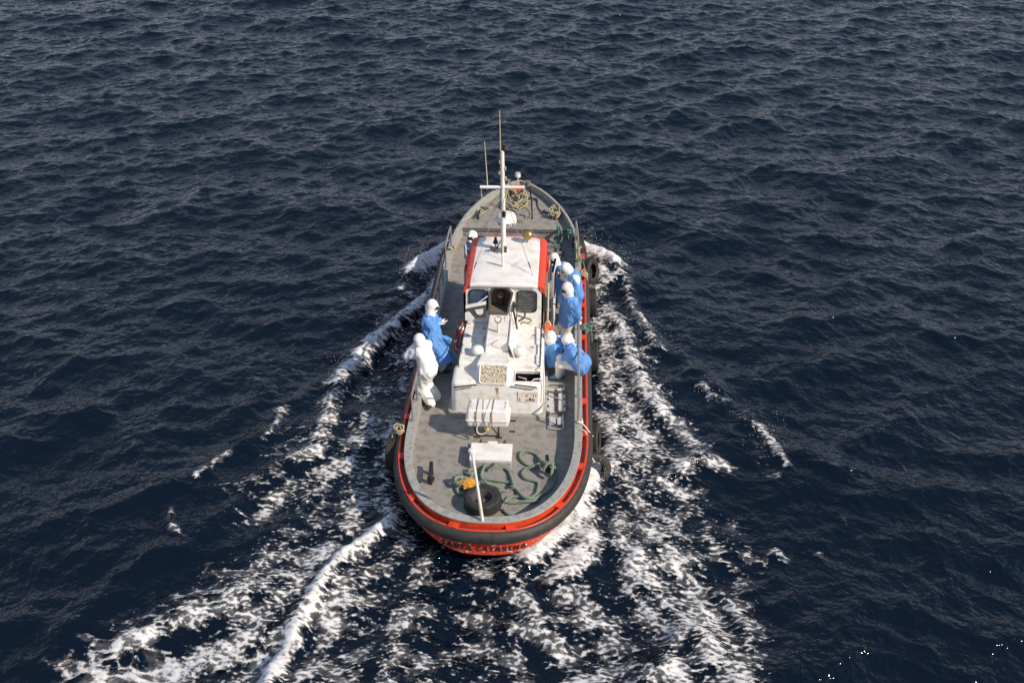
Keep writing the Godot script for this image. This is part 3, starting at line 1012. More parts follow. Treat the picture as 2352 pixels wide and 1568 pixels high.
func make_house(B: Node3D) -> void:
	var H := node("wheelhouse", B)
	var x0 := -0.89; var x1 := 0.81; var z0 := -6.28; var z1 := -8.45; var yb := 0.72; var yt := 2.44
	var wl := MB.new()
	var X := Vector3.RIGHT; var Y := Vector3.UP; var Z := Vector3(0, 0, 1)
	# rear wall
	window(wl, Vector3(x0, 1.5, z0), X, Y, -Z * 0.045, 0.53, yt - 1.5, [0.115, 0.42, 0.51, 0.925, 0.085], H)
	window(wl, Vector3(0.18, 1.5, z0), X, Y, -Z * 0.045, 0.63, yt - 1.5, [0.062, 0.42, 0.478, 0.925, 0.085], H)
	# the dark recess for the exhaust between the windows: a six-sided frame that leans back
	var hexa := [Vector3(-0.36, 1.93, -6.11), Vector3(0.06, 1.93, -6.11), Vector3(0.175, 2.40, -6.235), Vector3(0.05, 2.53, -6.26), Vector3(-0.25, 2.53, -6.26), Vector3(-0.35, 2.40, -6.235)]
	var rect := PackedVector3Array([Vector3(-0.36, 1.5, z0), Vector3(0.18, 1.5, z0), Vector3(0.18, 2.36, z0), Vector3(0.18, 2.555, z0), Vector3(-0.36, 2.555, z0), Vector3(-0.36, 2.36, z0)])
	var hx := PackedVector3Array(hexa)
	var c := Vector3(-0.11, 2.26, -6.19)
	var inh := PackedVector3Array(); var lip := PackedVector3Array(); var deep := PackedVector3Array(); var lip2 := PackedVector3Array()
	for a in hexa:
		var b: Vector3 = c + (a - c) * 0.84
		lip.push_back(a + Vector3(0, 0.012, 0.03)); lip2.push_back(b + Vector3(0, 0.012, 0.03))
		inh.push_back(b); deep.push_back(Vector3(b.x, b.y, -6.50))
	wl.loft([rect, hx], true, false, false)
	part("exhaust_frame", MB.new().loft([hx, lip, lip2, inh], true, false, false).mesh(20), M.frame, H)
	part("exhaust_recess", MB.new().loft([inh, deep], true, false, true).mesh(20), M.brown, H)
	part("exhaust_pipe", MB.new().tube(smooth_line([Vector3(-0.13, 1.75, -6.5), Vector3(-0.12, 2.0, -6.48), Vector3(-0.11, 2.2, -6.43), Vector3(-0.105, 2.30, -6.34)], 5), 0.078, 16).mesh(), M.rust, H)
	part("exhaust_mouth", MB.new().tube([Vector3(-0.105, 2.30, -6.345), Vector3(-0.1045, 2.306, -6.325)], 0.068, 16).mesh(), M.black, H)
	# side walls: port with two windows, starboard with a window and the doorway
	window(wl, Vector3(x0, 1.5, z0), -Z, Y, X * 0.045, 0.95, yt - 1.5, [0.14, 0.3, 0.82, 0.86, 0.08], H)
	window(wl, Vector3(x0, 1.5, z0 - 0.95), -Z, Y, X * 0.045, 1.22, yt - 1.5, [0.14, 0.3, 1.05, 0.86, 0.08], H)
	window(wl, Vector3(x1, 1.5, z0), -Z, Y, -X * 0.045, 0.72, yt - 1.5, [0.12, 0.3, 0.6, 0.86, 0.08], H)
	window(wl, Vector3(x1, 1.5, z0 - 1.42), -Z, Y, -X * 0.045, 0.75, yt - 1.5, [0.12, 0.3, 0.63, 0.86, 0.08], H)
	wl.box(Vector3(x1 - 0.045, 2.36, z0 - 1.42), Vector3(x1, yt, z0 - 0.72))
	# front wall, three windows
	for k in 3:
		window(wl, Vector3(x0 + k * 1.7 / 3, 1.5, z1), X, Y, Z * 0.045, 1.7 / 3, yt - 1.5, [0.05, 0.3, 0.515, 0.88, 0.07], H)
	# lower walls
	wl.box(Vector3(x0, yb, z1), Vector3(x0 + 0.045, 1.5, z0))
	wl.box(Vector3(x1 - 0.045, yb, z0 - 0.72), Vector3(x1, 1.5, z0))
	wl.box(Vector3(x1 - 0.045, yb, z1), Vector3(x1, 1.5, z0 - 1.42))
	wl.box(Vector3(x0 + 0.045, yb, z1), Vector3(x1 - 0.045, 1.5, z1 + 0.045))
	wl.box(Vector3(x0 + 0.045, yb, z0 - 0.045), Vector3(x1 - 0.045, 1.5, z0))
	wl.box(Vector3(-0.76, yt - 0.002, z0 - 0.045), Vector3(-0.362, 2.56, z0 - 0.001)); wl.box(Vector3(0.182, yt - 0.002, z0 - 0.045), Vector3(0.70, 2.56, z0 - 0.001)); wl.box(Vector3(-0.76, yt - 0.002, z1 + 0.001), Vector3(0.70, 2.56, z1 + 0.045))
	part("wall", wl.mesh(30), M.white, H)
	part("cabin_floor", MB.new().box(Vector3(x0 + 0.045, 0.9, z1 + 0.045), Vector3(x1 - 0.045, 0.93, z0 - 0.045)).mesh(), M.inside, H)
	part("console", MB.new().rbox(Vector3(x0 + 0.06, 0.93, z1 + 0.06), Vector3(x1 - 0.06, 1.62, z1 + 0.55), 0.04, 0.03).mesh(), M.inside, H)
	part("chair", MB.new().rbox(Vector3(0.12, 0.93, -7.5), Vector3(0.6, 1.36, -7.05), 0.06, 0.04).rbox(Vector3(0.12, 1.36, -7.13), Vector3(0.6, 1.9, -7.03), 0.04, 0.04).mesh(), M.dark, H)
	# roof: a cambered slab, red round its rim
	var rings := []
	for q in [[-6.215, 0.028], [-6.235, 0.008], [-6.28, 0.0], [-6.9, -0.018], [-7.6, -0.02], [-8.3, -0.002], [-8.44, 0.006], [-8.475, 0.02]]:
		var r := PackedVector3Array()
		for k in 13:
			var t := -1.0 + k / 6.0
			r.push_back(Vector3(-0.03 + 0.712 * t, 2.625 - q[1] - 0.028 * t * t - 0.02 * pow(absf(t), 8), q[0]))
		r.push_back(Vector3(0.67, 2.545, q[0])); r.push_back(Vector3(-0.73, 2.545, q[0]))
		rings.append(r)
	part("roof", MB.new().loft(rings).mesh(40), M.clean, H)
	for s in [-1, 1]:
		var e: float = -0.735 if s < 0 else 0.675
		var rr := []
		for z in [-6.26, -6.30, -6.6, -7.4, -8.35, -8.44]:
			var g: float = 0.0 if z < -6.31 else 0.02
			var r := PackedVector3Array()
			for k in 7:
				var a := PI / 2 * k / 6.0
				r.push_back(Vector3(e + s * (0.165 - g) * sin(a), 2.470 - g + 0.118 * cos(a), z))
			r.push_back(Vector3(e + s * 0.165, 2.36, z)); r.push_back(Vector3(e + s * 0.14, 2.36, z)); r.push_back(Vector3(e, 2.55, z))
			rr.append(r)
		var st := part("roof_strip", MB.new().loft(rr).mesh(40), M.red, H)
		# a dark slot and a grab bar on the strip
		part("slot", MB.new().rbox(Vector3(e + s * 0.15, 2.37, -7.75), Vector3(e + s * 0.185, 2.50, -7.25), 0.01, 0.01).mesh(), M.crimson, H)
		part("grab_bar", MB.new().tube([Vector3(e + s * 0.16, 2.44, -7.95), Vector3(e + s * 0.21, 2.45, -7.92), Vector3(e + s * 0.21, 2.45, -7.08), Vector3(e + s * 0.16, 2.44, -7.05)], 0.012, 6).mesh(70), M.red, H)
		# the cream board that carries the side light
		part("light_board", MB.new().rbox(Vector3(e + s * 0.215 - 0.015, 2.13, -7.72), Vector3(e + s * 0.215 + 0.03, 2.42, -7.14), 0.012, 0.012).mesh(), M.cream, H)
	part("light_post", MB.new().cyl(Vector3(-0.95, 2.2, -7.75), Vector3(-0.98, 2.72, -7.8), 0.018).mesh(70), M.cream, H)
	part("roof_front_trim", MB.new().tube([Vector3(-0.76, 2.575, -8.48), Vector3(-0.4, 2.593, -8.49), Vector3(0.0, 2.60, -8.495), Vector3(0.35, 2.593, -8.49), Vector3(0.70, 2.575, -8.48)], 0.022, 8).mesh(70), M.red, H)
	# short post, bronze drum lamp, horn
	part("roof_post", MB.new().cyl(Vector3(-0.09, 2.62, -6.95), Vector3(-0.105, 2.93, -6.95), 0.026, 0.024).cyl(Vector3(-0.09, 2.60, -6.95), Vector3(-0.09, 2.645, -6.95), 0.05).mesh(50), M.clean, H)
	var lt := Transform3D(Basis(Vector3(1, 0, 0), 1.15) * Basis(), Vector3(0.39, 2.80, -8.16))
	part("drum_lamp", MB.new().lathe([Vector2(0.085, -0.085), Vector2(0.105, -0.075), Vector2(0.11, 0.04), Vector2(0.10, 0.075), Vector2(0.06, 0.10)], lt).cyl(Vector3(0.39, 2.6, -8.16), Vector3(0.39, 2.74, -8.16), 0.018).mesh(), M.bronze, H)
	part("horn", MB.new().tube([Vector3(-0.40, 2.72, -7.62), Vector3(-0.30, 2.72, -7.66), Vector3(-0.24, 2.72, -7.68)], 0.05, 10, 0.02).cyl(Vector3(-0.33, 2.6, -7.65), Vector3(-0.33, 2.7, -7.65), 0.012).mesh(50), M.rust, H)
	part("loudspeaker", MB.new().lathe([Vector2(0.055, 0.0), Vector2(0.06, 0.02), Vector2(0.03, 0.10), Vector2(0.028, 0.15)], Transform3D(Basis(), Vector3(-0.31, 2.74, -7.85))).cyl(Vector3(-0.31, 2.6, -7.85), Vector3(-0.31, 2.74, -7.85), 0.012).mesh(50), M.black, H)
	stain(H, Vector3(-0.07, 2.626, -7.56), Vector3(0.03, 0.004, 0.22), Vector3.RIGHT, Vector3(0, 1, 0), 0.06, 0.9, 21)
	stain(H, Vector3(0.10, 2.634, -7.45), Vector3(0.05, 0.012, 0.75), Vector3.RIGHT, Vector3(0, 1, 0), 0.34, 0.34, 22)
	stain(H, Vector3(-0.66, 2.594, -6.50), Vector3(0.0, -0.002, 0.2), Vector3.RIGHT, Vector3(0, 1, 0), 0.05, 0.5, 23)
	# the starboard door swung open against the side, with its own window and handle
	var D := node("door", B)
	var dw := MB.new()
	var o := Vector3(1.005, 0.93, -7.02)
	var dux := Vector3(0.075, 0, -0.997).normalized()
	var dn := Vector3(-0.997, 0, -0.075) * 0.045
	var ring := panel(dw, o, dux, Y, dn, 0.66, 1.56, [0.13, 0.82, 0.53, 1.40, 0.07])
	dw.loft([PackedVector3Array([o, o + dux * 0.66, o + dux * 0.66 + Y * 1.56, o + Y * 1.56]), PackedVector3Array([o + dn, o + dux * 0.66 + dn, o + dux * 0.66 + Y * 1.56 + dn, o + Y * 1.56 + dn])], true, false, false)
	part("door_leaf", dw.mesh(30), M.clean, D)
	var dg := MB.new()
	var mid := PackedVector3Array()
	var fr := []
	for a in ring:
		mid.push_back(a + dn * 0.5)
		fr.append(a)
	dg.fan(mid, true)
	part("window_pane", dg.mesh(), M.glass, D)
	part("window_frame", MB.new().tube(fr, 0.014, 6, -1, true).mesh(70), M.black, D)
	part("handle", MB.new().tube([o + dux * 0.07 + Y * 0.72 - dn * 0.2, o + dux * 0.07 + Y * 0.74 - dn * 1.6, o + dux * 0.02 + Y * 0.95 - dn * 1.6], 0.013, 6).mesh(70), M.black, D)
	part("door_post", MB.new().tube([Vector3(0.90, 0.95, -6.55), Vector3(0.90, 2.45, -6.60)], 0.022, 8).tube([Vector3(0.86, 2.2, -6.62), Vector3(0.90, 2.2, -6.6)], 0.012, 6).mesh(70), M.cream, H)

func make_casing(B: Node3D) -> void:
	var E := node("engine_casing", B)
	part("plinth", MB.new().rbox(Vector3(-1.06, 0.66, -6.5), Vector3(0.945, 0.80, -4.06), 0.16, 0.03).mesh(), M.grey, E)
	part("casing", MB.new().rbox(Vector3(-0.90, 0.78, -6.29), Vector3(0.865, 1.62, -4.66), 0.07, 0.05, Transform3D(), 0.012).mesh(), M.white, E)
	# aft locker with an open hatch
	var cs := CSGCombiner3D.new()
	cs.name = "aft_locker"
	E.add_child(cs)
	var cm := CSGMesh3D.new()
	cm.name = "shell"
	cm.mesh = MB.new().rbox(Vector3(-0.985, 0.80, -4.90), Vector3(0.87, 1.50, -4.135), 0.13, 0.10, Transform3D(), 0.015).mesh(40)
	cs.add_child(cm)
	var cb := CSGBox3D.new()
	cb.name = "opening"
	cb.operation = CSGShape3D.OPERATION_SUBTRACTION
	cb.size = Vector3(0.50, 0.60, 0.36)
	cb.position = Vector3(0.55, 1.35, -4.415)
	cs.add_child(cb)
	cs.material_override = M.white
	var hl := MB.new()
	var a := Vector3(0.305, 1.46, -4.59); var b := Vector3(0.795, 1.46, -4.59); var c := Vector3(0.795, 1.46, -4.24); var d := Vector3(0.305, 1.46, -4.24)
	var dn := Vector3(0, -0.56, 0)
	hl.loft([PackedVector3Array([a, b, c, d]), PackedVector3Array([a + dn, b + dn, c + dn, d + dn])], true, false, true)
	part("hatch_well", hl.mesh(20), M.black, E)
	part("hatch_coaming", MB.new().tube([Vector3(0.295, 1.512, -4.60), Vector3(0.805, 1.512, -4.60), Vector3(0.805, 1.50, -4.23), Vector3(0.295, 1.50, -4.23)], 0.017, 6, -1, true).mesh(70), M.clean, E)
	part("ladder_rail", MB.new().tube([Vector3(0.52, 1.0, -4.42), Vector3(0.52, 1.46, -4.40), Vector3(0.40, 1.48, -4.42), Vector3(0.36, 1.48, -4.44)], 0.013, 6).mesh(70), M.alloy, E)
	part("ladder_rail", MB.new().tube([Vector3(0.64, 1.0, -4.28), Vector3(0.64, 1.50, -4.27), Vector3(0.68, 1.54, -4.28), Vector3(0.82, 1.54, -4.30), Vector3(0.83, 1.48, -4.30)], 0.014, 6).mesh(70), M.clean, E)
	part("hatch_rail", MB.new().tube([Vector3(0.86, 1.66, -4.62), Vector3(0.875, 1.60, -4.40), Vector3(0.885, 1.50, -4.18), Vector3(0.885, 1.1, -4.15)], 0.014, 6).mesh(70), M.clean, E)
	# central exhaust trunk
	part("exhaust_trunk", MB.new().rbox(Vector3(-0.355, 1.55, -6.27), Vector3(0.14, 1.93, -4.98), 0.03, 0.02, Transform3D(), 0.02).mesh(), M.clean, E)
	part("trunk_flap", MB.new().box(Vector3(-0.012, -0.20, -0.55), Vector3(0.012, 0.17, 0.55), Transform3D(Basis(Vector3(0, 0, 1), 0.35), Vector3(0.20, 1.80, -5.45))).mesh(), M.clean, E)
	# air intake with its dirty mesh
	var side := [Vector2(-5.0, 1.60), Vector2(-5.0, 1.68), Vector2(-4.96, 1.72), Vector2(-4.52, 1.775), Vector2(-4.46, 1.775), Vector2(-4.42, 1.75), Vector2(-4.15, 1.48), Vector2(-4.14, 1.45), Vector2(-4.3, 1.40), Vector2(-4.9, 1.45)]
	var rings := []
	for x in [[-0.47, 0.86], [-0.455, 0.95], [-0.42, 1.0], [0.16, 1.0], [0.195, 0.95], [0.21, 0.86]]:
		var r := PackedVector3Array()
		for p in side: r.push_back(Vector3(x[0] + (0.06 if p.x < -4.9 else 0.0) * (1 if x[0] < 0 else -1), 1.6 + (p.y - 1.6) * x[1], -4.55 + (p.x + 4.55) * x[1]))
		rings.append(r)
	part("intake_hood", MB.new().loft(rings).mesh(40), M.white, E)
	var g0 := Vector3(-0.385, 1.752, -4.41); var gs := Vector3(0, -0.262, 0.262)
	var gn := Vector3(0, 0.707, 0.707)
	var gm := mat(lin(0.72, 0.68, 0.60), 0.9, ntex([[0.0, Color(0.25, 0.22, 0.18)], [0.38, Color(0.55, 0.51, 0.45)], [0.52, Color(0.92, 0.90, 0.85)], [1.0, Color(1, 1, 1)]], 0.05, 4, 77, 256), 2.0)
	part("intake_mesh", MB.new().box(Vector3(0, 0, 0), Vector3(0.505, 0.012, 0.352), Transform3D(Basis(Vector3.RIGHT, gn, Vector3.RIGHT.cross(gn)), g0)).mesh(), gm, E)
	var fp := []
	for p in rrect2(-0.405, 0.0, 0.14, 0.375, 0.05): fp.append(Vector3(p.x, 1.765 - p.y * 0.707, -4.405 + p.y * 0.707))
	part("intake_rim", MB.new().tube(fp, 0.016, 6, -1, true).mesh(70), M.white, E)
	# two mushroom vents
	for x in [-0.50, 0.375]:
		part("mushroom_vent", MB.new().lathe([Vector2(0.07, -0.14), Vector2(0.07, -0.03), Vector2(0.125, -0.03), Vector2(0.13, 0.0), Vector2(0.12, 0.045), Vector2(0.09, 0.08), Vector2(0.045, 0.098)], Transform3D(Basis(), Vector3(x, 1.735, -4.99))).mesh(50), M.clean, E)
	# raised lids, ring bolts, handrails
	part("deck_lid", MB.new().rbox(Vector3(-0.84, 1.615, -5.42), Vector3(-0.42, 1.645, -5.02), 0.05, 0.012).mesh(), M.white, E)
	part("deck_lid", MB.new().rbox(Vector3(0.30, 1.615, -5.42), Vector3(0.74, 1.645, -5.02), 0.05, 0.012).mesh(), M.white, E)
	for p in [q3(412, 424, 1.63), q3(1183, 420, 1.63), q3(598, 343, 1.63), q3(392, 580, 1.65), q3(1165, 560, 1.65)]:
		part("ring_bolt", MB.new().tube([p + Vector3(-0.03, 0.005, 0), p + Vector3(-0.02, 0.03, 0), p + Vector3(0.02, 0.03, 0.01), p + Vector3(0.03, 0.005, 0)], 0.009, 5).mesh(70), M.dark, E)
	for h in [[Vector3(-0.84, 1.73, -6.05), Vector3(-0.865, 1.70, -4.62)], [Vector3(0.775, 1.73, -6.1), Vector3(0.785, 1.70, -4.66)]]:
		var p: Vector3 = h[0]; var q: Vector3 = h[1]
		var dnn := Vector3(0, -0.10, 0)
		part("handrail", MB.new().tube([p + dnn, p, p.lerp(q, 0.5), q, q + dnn], 0.015, 7).cyl(p.lerp(q, 0.5), p.lerp(q, 0.5) + dnn, 0.012).mesh(70), M.black, E)
	for h in [[q3(250, 1030, 1.44), q3(500, 1003, 1.48)], [q3(962, 1003, 1.48), q3(1212, 1035, 1.44)]]:
		var p: Vector3 = h[0]; var q: Vector3 = h[1]
		var up := Vector3(0, 0.035, 0.03)
		part("handrail", MB.new().tube([p, p + up, q + up, q], 0.015, 7).mesh(70), M.black, E)
	# pole lamp on the trunk
	var lb := Vector3(-0.10, 1.92, -5.40)
	part("pole_lamp", MB.new().cyl(lb, lb + Vector3(0, 0.30, 0.02), 0.028).lathe([Vector2(0.03, 0.0), Vector2(0.07, 0.03), Vector2(0.075, 0.09), Vector2(0.06, 0.095)], Transform3D(Basis(Vector3(1, 0, 0), 0.5), lb + Vector3(0, 0.27, 0.02))).mesh(50), M.clean, E)
	part("lamp_lens", MB.new().lathe([Vector2(0.076, 0.075), Vector2(0.078, 0.10), Vector2(0.058, 0.10), Vector2(0.05, 0.094), Vector2(0.001, 0.094)], Transform3D(Basis(Vector3(1, 0, 0), 0.5), lb + Vector3(0, 0.27, 0.02))).mesh(30), M.steel, E)
	part("cable", MB.new().tube(smooth_line([q3(765, 470, 1.95), q3(735, 480, 1.95), q3(690, 510, 1.94), q3(690, 535, 1.94), q3(740, 555, 1.94), q3(780, 562, 1.94)], 5), 0.006, 5).mesh(70), M.dark, E)
	# the lid of the exhaust recess hinged out to port: dark inside, white outside, held by a stay
	var L := node("exhaust_lid", B)
	var lf := [q_wall(130, 830, -6.02), q_wall(610, 735, -6.02), q_wall(610, 1030, -6.02), q_wall(350, 1065, -6.02), q_wall(225, 905, -6.02), q_wall(130, 880, -6.02)]
	var f0 := PackedVector3Array(lf); var f1 := PackedVector3Array()
	for p in lf: f1.push_back(p + Vector3(0, 0.01, -0.03))
	part("lid_panel", MB.new().loft([f0, f1]).mesh(20), M.frame, L)
	var wf := PackedVector3Array([q_wall(345, 860, -6.005), q_wall(545, 830, -6.005), q_wall(540, 945, -6.005), q_wall(470, 975, -6.005), q_wall(400, 960, -6.005)])
	var wb := PackedVector3Array()
	for p in wf: wb.push_back(p + Vector3(0, 0, -0.01))
	part("lid_plate", MB.new().loft([wb, wf]).mesh(20), M.clean, L)
	var e0 := q_wall(130, 800, -6.02); var e1 := q_wall(610, 705, -6.02)
	part("lid_rim", MB.new().loft([PackedVector3Array([e0 + Vector3(0, 0.035, 0), e1 + Vector3(0, 0.035, 0), e1 + Vector3(0, -0.02, 0.012), e0 + Vector3(0, -0.02, 0.012)]), PackedVector3Array([e0 + Vector3(0, 0.035, -0.05), e1 + Vector3(0, 0.035, -0.05), e1 + Vector3(0, -0.02, -0.05), e0 + Vector3(0, -0.02, -0.05)])]).mesh(20), M.clean, L)
	part("stay", MB.new().tube([q_wall(350, 735, -6.03), q_wall(640, 540, -6.2), q_wall(665, 520, -6.25)], 0.011, 6).mesh(70), M.alloy, L)
	part("lid_gusset", MB.new().loft([PackedVector3Array([q_wall(118, 930, -6.0), q_wall(195, 905, -6.0), q_wall(345, 1065, -6.0), q_wall(120, 1108, -6.0)]), PackedVector3Array([q_wall(118, 930, -6.0) + Vector3(0, 0, -0.03), q_wall(195, 905, -6.0) + Vector3(0, 0, -0.03), q_wall(345, 1065, -6.0) + Vector3(0, 0, -0.03), q_wall(120, 1108, -6.0) + Vector3(0, 0, -0.03)])]).mesh(20), M.clean, L)
	# hose and dark struts to starboard of the recess
	var S := node("hose_bracket", B)
	part("hose", MB.new().tube(smooth_line([q_wall(1290, 735, -6.12), q_wall(1400, 750, -6.1), q_wall(1500, 830, -6.05), q_wall(1530, 940, -5.98), q_wall(1510, 1030, -5.92), q_wall(1440, 1085, -5.86), q_wall(1380, 1120, -5.8)], 5), 0.020, 7).mesh(70), M.dark, S)
	part("strut", MB.new().tube([q_wall(1265, 900, -6.1), q_wall(1345, 1305, -5.6)], 0.022, 5).mesh(70), M.frame, S)
	part("strut", MB.new().tube([q_wall(1300, 740, -6.15), q_wall(1340, 930, -6.0), q_wall(1320, 1180, -5.72)], 0.012, 5).mesh(70), M.frame, S)
	part("flap", MB.new().loft([PackedVector3Array([q_wall(1250, 665, -6.2), q_wall(1300, 720, -6.16), q_wall(1265, 905, -6.08), q_wall(1195, 905, -6.08)]), PackedVector3Array([q_wall(1250, 665, -6.2) + Vector3(0.01, 0.0, -0.04), q_wall(1300, 720, -6.16) + Vector3(0.01, 0, -0.04), q_wall(1265, 905, -6.08) + Vector3(0.01, 0, -0.04), q_wall(1195, 905, -6.08) + Vector3(0.01, 0, -0.04)])]).mesh(20), M.frame, S)
	part("bracket_loop", MB.new().tube([q_wall(1350, 985, -5.9), q_wall(1500, 1040, -5.86), q_wall(1670, 1085, -5.8), q_wall(1685, 1110, -5.8), q_wall(1600, 1165, -5.75), q_wall(1450, 1145, -5.76), q_wall(1430, 1200, -5.7)], 0.014, 6).mesh(70), M.frame, S)
	# rust that has run down from the fittings
	stain(E, Vector3(-0.06, 1.40, -4.146), Vector3(0.05, -0.42, 0.011), Vector3.RIGHT, Vector3(0, 0, 1), 0.07, 0.95, 3)
	stain(E, Vector3(-0.07, 1.498, -4.24), Vector3(0.01, -0.03, 0.07), Vector3.RIGHT, Vector3(0, 1, 0.3).normalized(), 0.045, 0.9, 5)
	stain(E, Vector3(0.0, 1.931, -6.05), Vector3(0.015, 0, 0.42), Vector3.RIGHT, Vector3.UP, 0.03, 0.55, 4)
	stain(E, Vector3(-0.40, 1.621, -5.75), Vector3(-0.03, 0, 0.55), Vector3.RIGHT, Vector3.UP, 0.09, 0.45, 8)

func q_wall(x: float, y: float, z: float) -> Vector3:
	return atz(1056.56 + x * 0.097656, 627.8 + y * 0.097656, z)

# rust that has run from a fitting: a thin crust with ragged edges
func stain(parent: Node3D, p: Vector3, run: Vector3, side: Vector3, n: Vector3, w: float, strong: float, sd: int) -> void:
	var ns := noise(FastNoiseLite.TYPE_SIMPLEX_SMOOTH, 1.0, 3, sd)
	var mb := MB.new()
	var rows := 26; var cols := 9
	var V := []
	for j in rows + 1:
		for i in cols + 1:
			var t := float(j) / rows; var u := float(i) / cols * 2 - 1
			var streak := ns.get_noise_2d(u * 4.0, t * 1.6) * 0.9 + ns.get_noise_2d(u * 9.0 + 7, t * 14.0) * 0.5
			var a := clampf((1.0 - t) * 1.1 - absf(u) * (0.7 + 0.5 * t) + streak * 0.8, 0.0, 1.0) * strong
			if i == 0 or i == cols or j == rows: a = 0.0
			V.append([p + run * t + side * u * w * (0.55 + 0.45 * t) + n * 0.0025, Color(0.42, 0.17 + 0.06 * t, 0.04 + 0.05 * t, a)])
	for j in rows:
		for i in cols:
			var k := j * (cols + 1) + i
			for tr in [[k, k + 1, k + cols + 2], [k, k + cols + 2, k + cols + 1]]:
				for q in tr:
					mb.v.push_back(V[q][0]); mb.c.push_back(V[q][1])
	part("rust_streak", mb.mesh(60, true), M.stain, parent)

func make_mast(B: Node3D) -> void:
	var K := node("mast", B)
	var z := -7.7
	part("pole", MB.new().tube([Vector3(-0.125, 2.60, z), Vector3(-0.128, 3.6, z), Vector3(-0.135, 4.3, z), Vector3(-0.14, 4.99, z)], 0.058, 12, 0.040).mesh(60), M.clean, K)
	part("mast_foot", MB.new().rbox(Vector3(-0.24, 2.60, -7.82), Vector3(-0.02, 2.66, -7.52), 0.02, 0.01).box(Vector3(-0.135, 2.64, -7.66), Vector3(-0.115, 2.86, -7.5)).tube([Vector3(-0.125, 3.0, z), Vector3(-0.30, 2.62, -7.78)], 0.022, 8).mesh(40), M.clean, K)
	part("foot_bracket", MB.new().box(Vector3(-0.105, 2.66, -7.60), Vector3(-0.045, 2.80, -7.565)).mesh(), M.rust, K)
	part("crossarm", MB.new().tube([Vector3(-0.62, 4.15, z), Vector3(0.34, 4.16, z)], 0.034, 10).mesh(60), M.clean, K)
	part("masthead_light", MB.new().lathe([Vector2(0.032, 0), Vector2(0.036, 0.03), Vector2(0.03, 0.13), Vector2(0.015, 0.15)], Transform3D(Basis(), Vector3(-0.115, 4.98, z))).mesh(50), M.black, K)
	part("steaming_light", MB.new().lathe([Vector2(0.032, 0), Vector2(0.042, 0.03), Vector2(0.04, 0.12), Vector2(0.02, 0.15)], Transform3D(Basis(), Vector3(-0.105, 3.50, -7.60))).mesh(50), M.black, K)
	part("light_shelf", MB.new().box(Vector3(-0.15, 3.46, -7.70), Vector3(-0.06, 3.50, -7.55)).mesh(), M.clean, K)
	part("whip_aerial", MB.new().tube([Vector3(-0.175, 4.45, z), Vector3(-0.18, 4.95, z), Vector3(-0.185, 5.4, z), Vector3(-0.19, 5.86, z)], 0.014, 7, 0.006).mesh(70), M.cream, K)
	part("whip_aerial", MB.new().tube([Vector3(-0.46, 4.1, z), Vector3(-0.475, 4.5, z), Vector3(-0.51, 5.18, z)], 0.015, 7, 0.006).mesh(70), M.cream, K)
	for q in [[4.55, 0.05], [4.70, -0.05], [4.32, 0.06], [4.45, -0.06], [4.02, 0.05]]:
		part("fitting", MB.new().rbox(Vector3(-0.135 + q[1] - 0.028, q[0], z - 0.03), Vector3(-0.135 + q[1] + 0.028, q[0] + 0.07, z + 0.03), 0.008, 0.008).mesh(), M.rope_tan, K)
	part("pulley", MB.new().tube([Vector3(-0.60, 4.12, z), Vector3(-0.60, 3.98, z)], 0.018, 6).tube([Vector3(-0.60, 3.98, z), Vector3(-0.595, 3.90, z)], 0.03, 8).mesh(60), M.steel, K)
	# radar dome on its bracket
	part("radar_bracket", MB.new().tube([Vector3(-0.128, 3.0, z), Vector3(-0.10, 3.15, -7.9), Vector3(-0.075, 3.20, -7.96)], 0.03, 8).mesh(60), M.clean, K)
	var rd := Transform3D(Basis(), Vector3(-0.07, 3.19, -7.95))
	var dome := part("radar_dome", MB.new().lathe([Vector2(0.12, -0.01), Vector2(0.195, 0.0), Vector2(0.222, 0.03), Vector2(0.228, 0.09), Vector2(0.215, 0.17), Vector2(0.18, 0.225), Vector2(0.11, 0.255), Vector2(0.03, 0.265)], rd, 28).mesh(50), M.clean, K)
	lettering("GARMIN", 0.075, M.print_black, dome, func(t):
		var a: float = t * 1.75
		var out := Vector3(sin(a), 0, cos(a))
		return Transform3D(Basis(Vector3(cos(a), 0, -sin(a)), Vector3.UP, out), rd.origin + Vector3(0, 0.058, 0) + out * 0.2255), 1.0)
	# stays
	var stays := [[Vector3(-0.15, 4.0, z), Vector3(-0.745, 2.60, -6.55)], [Vector3(-0.11, 4.0, z), Vector3(0.575, 2.60, -6.62)], [Vector3(-0.15, 3.95, z), Vector3(-0.75, 2.55, -8.4)], [Vector3(-0.11, 3.95, z), Vector3(0.66, 2.56, -8.35)], [Vector3(-0.13, 4.05, z), q1(545, 1340, 1.2)], [Vector3(0.30, 4.12, z), Vector3(0.26, 2.60, -8.4)]]
	for s in stays:
		part("stay", MB.new().tube([s[0], s[1]], 0.0065, 5).mesh(70), M.steel, K)
	for s in [stays[0], stays[1]]:
		var a: Vector3 = s[1].lerp(s[0], 0.10); var b: Vector3 = s[1].lerp(s[0], 0.17)
		part("turnbuckle", MB.new().tube([a, b], 0.014, 6).mesh(70), M.dark, K)

